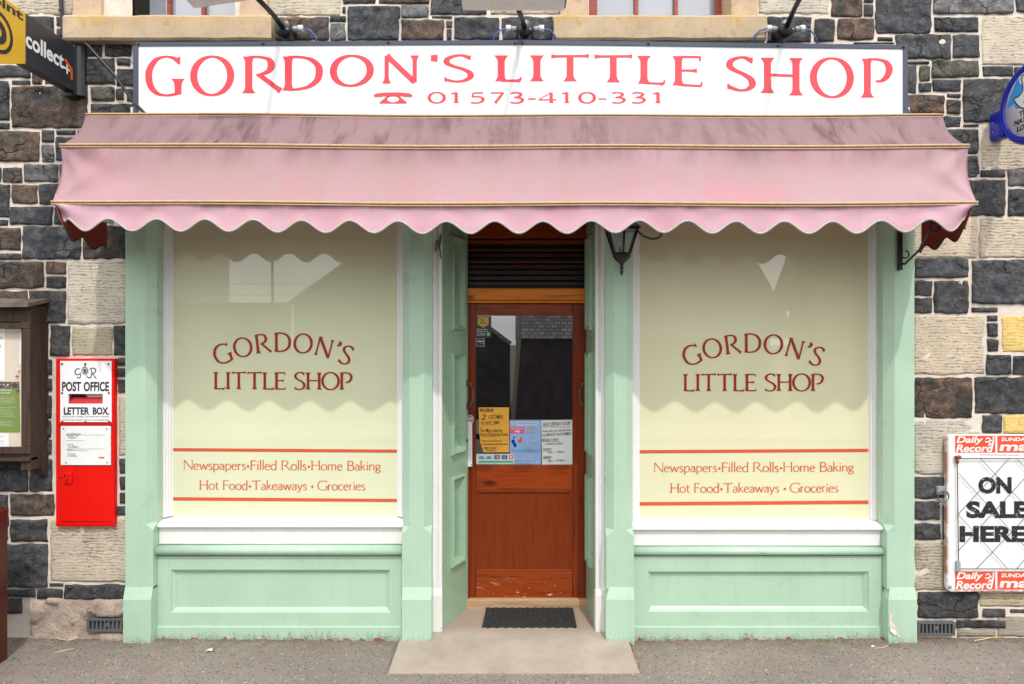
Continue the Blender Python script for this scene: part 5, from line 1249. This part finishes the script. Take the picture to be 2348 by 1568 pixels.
b=MB(); b.box(X(2189,YW),X(2197,YW),YW-.02,YW,Z(1308,YW),Z(1285,YW)); obj('catch',b,M['grey'],nw,.002); b=MB(); b.lathe([(.001,-.006),(.010,-.005),(.012,0)],P(2177,1345,YW-.002),'y',12); obj('bolt',b,M['grey'],nw)
# hasp and ring on the wall
hr=thing('wall_ring','galvanised plate with iron ring hanging from it beside the newspaper board','wall ring',(X(2158,.02),.03,Z(1150,.02)))
b=MB(); b.box(X(2148.5,.012),X(2169,.012),.008,.03,Z(1134,.012),Z(1115,.012)); obj('plate',b,M['grey'],hr,.002)
b=MB(); c=P(2162,1138,-.005); b.tube([c+Vector((.033*math.sin(a),-.004*math.cos(a),.033*math.cos(a))) for a in [2*math.pi*k/24 for k in range(25)]],.0042,8); b.tube([P(2162,1125,.01),P(2162,1129,-.012),P(2162,1134,-.002)],.004,6); obj('ring',b,M['iron'],hr)

# ------------------------------------------------------------------ air grates
def grate(x0,x1,y0,y1,label,bad):
    Y=.012; b=MB(); a,c,d_,e=X(x0,Y),X(x1,Y),Z(y1,Y),Z(y0,Y); n=9
    t=thing('air_grate',label,'air vent',((a+c)/2,.03,d_),'cast iron air grates at the foot of the wall')
    b.box(a,c,Y,Y+.03,e-.014,e); b.box(a,c,Y,Y+.03,d_,d_+.014); b.box(a,a+.016,Y,Y+.03,d_+.014,e-.014); b.box(c-.016,c,Y,Y+.03,d_+.014,e-.014)
    for k in range(1,n): x=a+.01+(c-a-.02)*k/n; b.box(x-.0055,x+.0055,Y+.003,Y+.026,d_+.013,e-.013)
    x=a+(c-a)*.52; b.lathe([(.001,-.002),(.014,0),(.014,.01)],(x,Y+.004,(d_+e)/2),'y',14); obj('bars',b,M['iron'],t,.0015)
    b=MB(); b.box(a+.005,c-.005,Y+.028,Y+.034,d_+.004,e-.004); obj('hole',b,M['darkhole'],t)
grate(198,290,1418,1449,'air grate in the crumbling render left of the shopfront',0)
grate(2104,2190,1426,1458,'air grate between dark stones right of the shopfront',1)

# ------------------------------------------------------------------ door mat
mx0,mx1,my0,my1=-.185,.400,.14,.405
b=MB(); n=36; rng=random.Random(2)
def mpt(u,v): 
    e=.006*math.sin(u*math.pi*22) if v in (0,1) else 0
    f=.005*math.sin(v*math.pi*14) if u in (0,1) else 0
    x=mx0+(mx1-mx0)*u+f+(.016*v if u<.5 else 0)*(1-u); y=my0+(my1-my0)*v+e+.012*u*0; return x,y
out=[mpt(k/n,0) for k in range(n+1)]+[mpt(1,k/14) for k in range(1,14)]+[mpt(1-k/n,1) for k in range(n+1)]+[mpt(0,1-k/14) for k in range(1,14)]
zz=lambda y:z_(y)
b.loft([[(x,y,zz(y)+.001) for x,y in out],[(x,y,zz(y)+.013) for x,y in out]])
o=obj('door_mat',b,M['rubber']); tag(o,'black ribbed rubber mat with ragged edges on the entrance step','door mat')
b=MB()
for k in range(26):
    x=mx0+.02+(mx1-mx0-.04)*k/25; b.tube([(x+.004*math.sin(j*1.9+k),my0+.01+(my1-my0-.02)*j/9,zz(my0+(my1-my0)*j/9)+.0135) for j in range(10)],.0045,5)
obj('ribs',b,M['rubber'],o)

# ------------------------------------------------------------------ notices on the door
YG2=YL+.0125
M['amber_paper']=plain('amber_card',(.80,.40,.035,1),.55,0,0,8,.10); M['blue_paper']=plain('blue_poster_paper',(.28,.47,.80,1),.5,0,0,5,.18)
M['pinkp']=plain('pink_print',(.78,.10,.26,1),.5); M['palegreen']=plain('pale_card',(.62,.70,.66,1),.5); M['gold']=plain('gold_print',(.62,.40,.06,1),.5); M['greenp']=plain('green_print',(.08,.46,.22,1),.5)
def amb(q,f):
    for x0,x1,y in ((1101,1131,944),(1104,1136,974),(1105,1137,1001)): q.ribbon([(x0,y),(x1,y-.6)],[.7,.7],f,0)
sheetof('amber_notice','amber handwritten notice about a maximum of 2 customers on the door','notice',[(1097,934),(1166.5,934),(1166.8,1036.5),(1108.5,1036.5),(1101,1015),(1098,985)],M['amber_paper'],
 [('MAXIMUM',1100,1131,936,943,0,.006,.25),('2',1103,1114,949.5,962,0,.01,.3),('CUSTOMERS',1119,1153,951,960,0,.006,.25),('At ANY TIME.',1102,1145,965,972,0,.006,.25),('You Must observe',1101,1151,982,991,0,.004,.3),('Social Distancing Rules',1100,1164,992,1001,0,.004,.3),('Please be aware your',1103,1152,1008,1014,0,.004,.3),('conversation could be preven-',1104,1165,1015,1022,0,.004,.3),('others access',1108,1138,1023,1029,0,.004,.3),('Thankyou',1113,1136,1029.5,1035,0,.004,.3)],YG2-.003,extra=amb)
def blu(q,f):
    q.fpoly([(1169,978),(1202,978.5),(1202,994),(1169,993.5)],f,1)
    for k in range(3): q.ribbon([(1169+k,967+3*k),(1178,967+3*k)],[1.2,1.2],f,2)
    for (x,y,r,m_) in ((1178,1003,2,0),(1176,1012,4,3),(1180,1020,4,3),(1194,1003,2,4),(1193,1010,4,4),(1188,1012,2,4)): q.disc(x,y,r,f,m_,10,r*1.3)
    text_into(q,"We're here to",1171,1199,980,984,f,2,.03,0,2); text_into(q,'help.',1180,1193,985.5,992,f,2,.05,0,2)
sheetof('blue_poster','pale blue advice bureau poster in the middle of the door glass','poster',[(1168.5,963.5),(1239.5,963),(1240,1064.5),(1168.8,1064.5)],M['blue_paper'],
 [('Roxburgh & Berwickshire',1182,1237,966,970.5,2,.03),('Citizens Advice Bureau',1182,1231,971.5,975.5,2,.03),('SUPPORT',1206,1228,978.5,982.5,5,.02),('ADVICE',1206,1225,984,988,5,.02),('GUIDANCE',1206,1232,989.5,993.5,5,.02),('Debt',1206,1214,1001,1004,2),('Benefits',1206,1228,1009,1012,2),('Housing',1206,1222,1016,1019,2),('Consumer',1206,1230,1021,1024,2),('we aim to support the community at this time',1172,1236,1030.5,1033,3),('please call for confidential help and advice',1174,1236,1034,1036.5,3),('Duns 01361 883340',1184,1222,1041,1044,2),('Kelso 01573 223516',1182,1224,1046,1049,2),('Hawick 01450 374266',1180,1224,1051,1054,2),('enquiries at the bureau',1176,1236,1058.5,1061.5,2)],YG2-.002,extra=blu,lm=[M['ink'],M['pinkp'],M['paper'],M['lotblue'],M['orange'],M['gold']])
def hrs(q,f):
    for x0,x1,y in ((1246,1307,979),(1243,1283,1012.5),(1245,1264,1034),(1245,1263,1052)): q.ribbon(cr([(x0,y),(x0+(x1-x0)*.3,y-1),(x0+(x1-x0)*.6,y+.4),(x1,y-1.2)],False,4),[.7]*13,f,0)
sheetof('opening_hours_sheet','white handwritten shop opening hours sheet at the right of the door glass','notice',[(1240.8,963.5),(1311.5,962.5),(1312,1064.5),(1242.5,1065)],M['paper'],
 [('SHOP OPENING HOURS',1244,1308,967,976,0,.006,.2,-.05),('Please note new opening times',1243,1309,984,991,0,.004,.25,-.05),('from MONDAY 4th NOVEMBER',1243,1308,992,999,0,.004,.2,-.05),('MONDAY to FRIDAY',1243,1281,1005,1011,0,.006,.2,-.03),('6.30am to 6pm',1250,1290,1014.5,1021,0,.004,.2,-.05),('SATURDAYS',1244,1264,1027,1032,0,.008,.2,-.03),('7am - 1.30pm',1255,1292,1033.5,1040,0,.004,.2,-.05),('SUNDAYS',1245,1264,1045,1050.5,0,.008,.2,-.03),('8am - 12.30pm',1256,1295,1053,1059,0,.004,.2,-.05)],YG2-.003,extra=hrs)
def card(q,f):
    for x,m_ in ((1098,2),(1115,2)): text_into(q,'VISA',x,x+11,1046,1050,f,1,.04,.2,2); q.ribbon([(x-1,1051),(x+12,1051)],[1.2,1.2],f,1)
    for x,ma,mb_ in ((1133,3,4),(1150,3,5)): 
        q.fpoly([(x,1043.5),(x+12.5,1043.5),(x+12.5,1052),(x,1052)],f,1 if ma==3 and mb_==4 else 6); q.disc(x+4.5,1047.8,3,f,3); q.disc(x+8,1047.8,3,f,4 if mb_==4 else 5)
    q.fpoly([(1167,1043),(1176,1043),(1176,1052),(1167,1052)],f,7); q.disc(1171.5,1047.5,2.6,f,2); q.fpoly([(1097,1056),(1176,1056),(1176,1060.5),(1097,1060.5)],f,8)
sheetof('payment_card_strip','pale strip of payment card marks along the bottom of the door glass','sticker',rr(1091.5,1179,1040.5,1064,3),M['palegreen'],[],YG2-.0045,extra=card,lm=[M['ink'],M['lotblue'],M['paper'],M['newsred'],M['gold'],M['ltblue'],M['lotblue'],M['pinkp'],M['greenp']],parts='card_marks')
def pp(q,f):
    q.fpoly([(1095,727),(1120,727),(1120,744),(1108,751),(1095,744)],f,1); text_into(q,'Pay',1101,1110,731,736.5,f,0,.03,0,2); text_into(q,'Point',1101,1115,737.5,742,f,0,.03,0,2); q.disc(1119.5,766,4.2,f,3); q.ribbon([(1118,769),(1118,764),(1121,764),(1121,769)],[1]*4,f,4)
sheetof('payment_sticker','dark bill payment sticker with gold badge at the top left of the door glass','sticker',[(1091,724.8),(1126,724.8),(1126,774),(1091,774)],M['charcoal'],[('Bill payment',1093.5,1117,753.5,757,2,.01),('Mobile top-up',1093.5,1119,757.7,761,2,.01),('TV licence',1093.5,1112,762,765,2,.01),('Bus tickets',1093.5,1113,766,769,2,.01)],YG2,extra=pp,lm=[M['ink'],M['gold'],M['paper'],M['greenp'],M['paper']],th=.0012)
def cp(q,f): pth=[(1091.5,775.5),(1110.5,775.5),(1110.5,794),(1091.5,794)]; q.ribbon(pth,[.7]*4,f,1,True)
sheetof('parcel_sticker','small black parcel collection sticker below the bill payment sticker','sticker',[(1091,775),(1111,775),(1111,794.6),(1091,794.6)],M['charcoal'],[('collect+',1093,1109,780,784,1,.03),('HERE',1101,1109,786,788,2,.02)],YG2,extra=cp,lm=[M['ink'],M['paper'],M['gold']],th=.0012)
b=MB(); c=P(1076,961.5,YD-.004); b.lathe([(.001,-.003),(.030,-.003),(.031,0)],c,'y',24,0,False); o=obj('round_sticker',b,M['paper']); tag(o,'round blue and red sticker on the door post under the left handle','sticker')
q=MB(); f=wallmap(YD-.007); q.disc(1076,961.5,10,f,0,20); q.fpoly([(1067,957),(1085,957),(1085,966),(1067,966)],lambda a,c_,o_=0:f(a,c_,o_+.0015),1); text_into(q,'OPEN',1069,1083,958.5,961.5,lambda a,c_,o_=0:f(a,c_,o_+.002),2,.04); obj('sticker_print',q,[M['ltblue'],M['newsred'],M['paper']],o,recalc=False)
b=MB(); b.box(X(1072.5,YD),X(1082.5,YD),YD-.012,YD-.001,Z(1069,YD),Z(966,YD)); 
o=obj('white_strip',b,M['whiteplastic'],None,.002); tag(o,'narrow white plastic strip screwed to the door post','door strip')
for y in (968.5,1065): q=MB(); q.lathe([(.001,-.003),(.0035,-.002),(.0035,0)],P(1080,y,YD-.012),'y',8); obj('screw',q,M['black'],o)
# ------------------------------------------------------------------ maroon cabinet at the left edge
xr=-2.845
b=MB(); b.loft([[(-3.4,-.62,z),(xr,-.62,z),(xr,-.24,z),(-3.4,-.24,z)] for z in (-.03,.84)]+[[(-3.38,-.60,.862),(xr-.014,-.60,.862),(xr-.014,-.255,.862),(-3.38,-.255,.862)]])
t=thing('maroon_cabinet','maroon painted metal cabinet standing at the left edge of the pavement','cabinet',(-3.1,-.2,0)); obj('cabinet_body',b,M['maroon'],t,.006)
for z in (.18,.5,.78): b=MB(); b.lathe([(.001,-.008),(.010,-.006),(.013,0)],(xr+.009,-.30,z),'x',12); obj('rivet',b,M['maroon'],t)
# ------------------------------------------------------------------ litter by the wall
def g3(px,py):
    """point of the pavement seen at a picture position"""
    k=(H+.012)/(py-784); return Vector(((px-1173.5)*k,F*k-D,gz((px-1173.5)*k)+.004))
M['straw']=plain('dry_straw',srgb(206,186,140),.8); M['band']=plain('rubber_band',srgb(214,196,166),.6); M['leafgreen']=plain('green_wrapper',(.20,.36,.06,1),.4)
b=MB(); c=g3(155,1469); b.tube([c+Vector((.055*math.cos(a)+.006*math.sin(3*a),.030*math.sin(a),.003+.004*math.sin(2*a))) for a in [2*math.pi*k/20*1.08 for k in range(21)]],.0022,6); tag(obj('rubber_band',b,M['band']),'looped pale rubber band on the pavement below the left grate','rubber band')
b=MB(); b.tube([g3(124,1503),g3(145,1498),g3(168,1493)],.0024,6); tag(obj('straw',b,M['band']),'straight pale stalk lying on the pavement left of the shopfront','straw')
def scrap(name,label,cat,px,py,pts,m,curl=.006):
    c=g3(px,py); b=MB(); n=len(pts)
    top=[c+Vector((x,y,.004+curl*math.sin(k*1.7)**2)) for k,(x,y) in enumerate(pts)]
    b.prism(top,(0,0,-.0022)); tag(obj(name,b,m),label,cat)
scrap('wrapper','crumpled green wrapper lying by the left air grate','litter',236,1457,[(-.06,.0),(-.02,-.012),(.01,.0),(.05,-.004),(.045,.02),(.0,.016),(-.04,.02)],M['leafgreen'],.02)
scrap('wrapper','scrap of red and white wrapper beside the left pilaster foot','litter',262,1458,[(-.03,.0),(.0,-.01),(.03,.004),(.024,.02),(-.01,.014)],M['newsred'],.02)
scrap('paper_scrap','torn white paper scrap on the pavement before the left stall riser','litter',480,1494,[(-.02,-.012),(.0,-.018),(.018,-.006),(.012,.012),(-.012,.014)],M['paper'],.01)
scrap('paper_scrap','white paper scrap on the pavement at the foot of the right stall riser','litter',2001,1487,[(-.014,-.006),(.004,-.009),(.014,.002),(.0,.008)],M['paper'],.008)
scrap('dead_leaf','orange dead leaf at the foot of the right stall riser','leaf',2008,1463,[(-.022,.006),(.0,-.008),(.024,-.002),(.008,.012)],M['orange'],.014)
scrap('dead_leaf','brown dead leaf on the pavement in front of the left pilaster','leaf',265,1468,[(-.02,.0),(.004,-.008),(.022,.004),(.0,.012)],M['rust'],.012)
b=MB(); b.tube([g3(2232,1475),g3(2250,1472),g3(2272,1467),g3(2298,1466)],.003,6); tag(obj('straw',b,M['straw']),'yellow straw by the wall below the newspaper board','straw')
b=MB(); b.tube([g3(1990,1479),g3(2004,1490),g3(2022,1488),g3(2035,1484)],.0022,6); tag(obj('straw',b,M['straw']),'bent pale straw beside the right pilaster foot','straw')
b=MB(); b.tube([g3(1402,1486),g3(1420,1484),g3(1434,1477),g3(1440,1472)],.002,6)
# grit and moss gathered along the foot of the walls
rnd=random.Random(21); b=MB(); M['grit']=plain('grit_and_moss',srgb(112,98,76),.95,0,.4,90,.4)
def clump(x,y,r):
    z=gz(x); n=6; a0=rnd.random()*6; base=[(x+r*math.cos(a0+k*1.047)*rnd.uniform(.6,1.2),y+r*.7*math.sin(a0+k*1.047)*rnd.uniform(.6,1.2),z+.0015) for k in range(n)]
    top=b.av((x,y,z+r*rnd.uniform(.35,.9))); q=[b.av(p) for p in base]
    for k in range(n): b.af((q[k],q[(k+1)%n],top))
for k in range(1500):
    x=rnd.uniform(-3.2,3.2)
    if -.67<x<.69: continue
    wall=.05 if abs(x)<2.2 else .0 if abs(x)<2.42 else .03
    if 2.24<x<2.42 or -2.32<x<-2.14: wall=-.03
    y=wall-.012-abs(rnd.gauss(0,.028)); clump(x,y,rnd.uniform(.002,.0075)*(1.5 if 1.6<x<2.3 or 2.4<x else 1))
for k in range(170):
    u=rnd.random(); s=rnd.choice((-1,1)); 
    if rnd.random()<.55: clump(-.67+1.36*u,-.395-abs(rnd.gauss(0,.012)),rnd.uniform(.002,.006))
    else: clump(-.682-abs(rnd.gauss(0,.010)) if s<0 else .704+abs(rnd.gauss(0,.01)),-.38+.42*u,rnd.uniform(.002,.006))
o=obj('grit',b,M['grit'],recalc=False); struct(o,'stuff'); o['label']='grit and moss gathered along the foot of the walls'

# ------------------------------------------------------------------ the other side of the street (seen only in reflections)
M['opp_wall']=plain('opposite_rubble',(.032,.024,.026,1),.9,0,.6,4,.85); M['opp_pale']=plain('opposite_render',(.42,.40,.36,1),.9,0,.2,4,.1)
def slates():
    t=NT('slate_courses'); br=t.n.new('ShaderNodeTexBrick'); t.l(t.mapping((1,1,1)),br.inputs[0]); br.inputs['Scale'].default_value=1
    sx=t.n.new('ShaderNodeSeparateXYZ'); t.l(t.tc,sx.inputs[0]); cb=t.n.new('ShaderNodeCombineXYZ'); t.l(sx.outputs[0],cb.inputs[0]); t.l(sx.outputs[2],cb.inputs[1]); t.l(cb.outputs[0],br.inputs[0])
    br.inputs['Brick Width'].default_value=.16; br.inputs['Row Height'].default_value=.085; br.inputs['Mortar Size'].default_value=.007
    br.inputs['Color1'].default_value=(.34,.33,.30,1); br.inputs['Color2'].default_value=(.18,.17,.16,1); br.inputs['Mortar'].default_value=(.02,.02,.02,1)
    t.col(br.outputs['Color']).set(Roughness=.8); return t.mat
M['slates']=slates()
YO=-12.0
t=thing('slate_outbuilding','low rubble outbuilding with slate roof across the street','building',(3,YO-1.5,0))
b=MB(); b.box(.12,6.1,YO-3.6,YO,-.1,1.86); obj('wall',b,M['opp_wall'],t)
b=MB(); q=[[(.10,YO+.12,1.86),(.10,YO-1.8,4.6),(.10,YO-3.7,1.86)],[(6.75,YO+.12,1.86),(6.05,YO-1.8,4.6),(6.75,YO-3.7,1.86)]]; b.loft(q); obj('roof',b,M['slates'],t)
t=thing('gabled_cottage','rubble cottage with its gable to the street across the road','building',(-2.7,YO-3,0))
b=MB(); b.prism([(-5.35,YO-.6,-.1),(-.06,YO-.6,-.1),(-.06,YO-.6,1.8),(-3.36,YO-.6,4.2),(-5.35,YO-.6,2.75)],(0,-6,0)); obj('wall',b,M['opp_wall'],t)
b=MB(); b.prism([(-.0,YO-.5,1.78),(-3.36,YO-.5,4.28),(-3.36,YO-.5,4.2),(-.06,YO-.5,1.70)],(0,-6.2,0)); b.prism([(-5.45,YO-.5,2.76),(-3.36,YO-.5,4.28),(-3.36,YO-.5,4.2),(-5.45,YO-.5,2.68)],(0,-6.2,0)); obj('roof',b,M['slates'],t)
b=MB(); b.box(-9.09,-5.36,YO-.5,YO-.1,-.1,2.72); tag(obj('yard_wall',b,M['opp_wall']),'tall rubble yard wall between two houses across the street','wall')
t=thing('tall_house','tall pale rendered house across the street behind the camera','building',(-12,YO-3,0))
b=MB(); b.box(-15.5,-9.1,YO-6,YO-.3,-.1,5.6); obj('wall',b,M['opp_pale'],t)
b=MB(); b.prism([(-15.7,YO,5.6),(-15.7,YO-3.1,8.2),(-15.7,YO-6.3,5.6)],(6.7,0,0)); obj('roof',b,M['slates'],t)
t=thing('end_cottage','rubble cottage at the right end of the row across the street','building',(9,YO-3,0))
b=MB(); b.prism([(6.9,YO-.2,-.1),(12.5,YO-.2,-.1),(12.5,YO-.2,2.7),(11.4,YO-.2,5.2),(9.6,YO-.2,6.7),(7.6,YO-.2,5.2),(6.9,YO-.2,3.4)],(0,-.7,0)); obj('wall',b,M['opp_wall'],t)
b=MB(); b.prism([(6.36,YO,2.5),(7.36,YO,5.3),(9.6,YO,7.0),(11.7,YO,5.3),(12.8,YO,2.6),(12.7,YO,2.6),(11.6,YO,5.2),(9.6,YO,6.85),(7.46,YO,5.2),(6.52,YO,2.5)],(0,-1.0,0)); obj('roof',b,M['slates'],t)
b=MB(); b.tube([(.0,-9.4,-.1),(.62,-9.4,8)],[.045,.035],12); t=thing('utility_pole','wooden utility pole on the far pavement across the street','pole',(.22,-9.4,0)); obj('post',b,M['opp_pale'],t)
b=MB(); b.box(0,1.2,-9.46,-9.38,7.4,7.52); obj('crossarm',b,M['oldwood'],t)
b=MB(); b.tube([(-5.45,-11.4,-.1),(-5.45,-11.4,6.5)],[.034,.028],10); tag(obj('thin_pole',b,M['oldwood']),'thin dark pole in front of the tall yard wall across the street','pole')
for zz_ in (3.05,3.35): b=MB(); b.tube([(-16+32*k/16,-14.5-.02*k,zz_+.12*((k-8)/8)**2) for k in range(17)],.009,5); tag(obj('overhead_wire',b,M['black']),('lower' if zz_<3.2 else 'upper')+' of the two wires strung behind the houses across the street','wire')
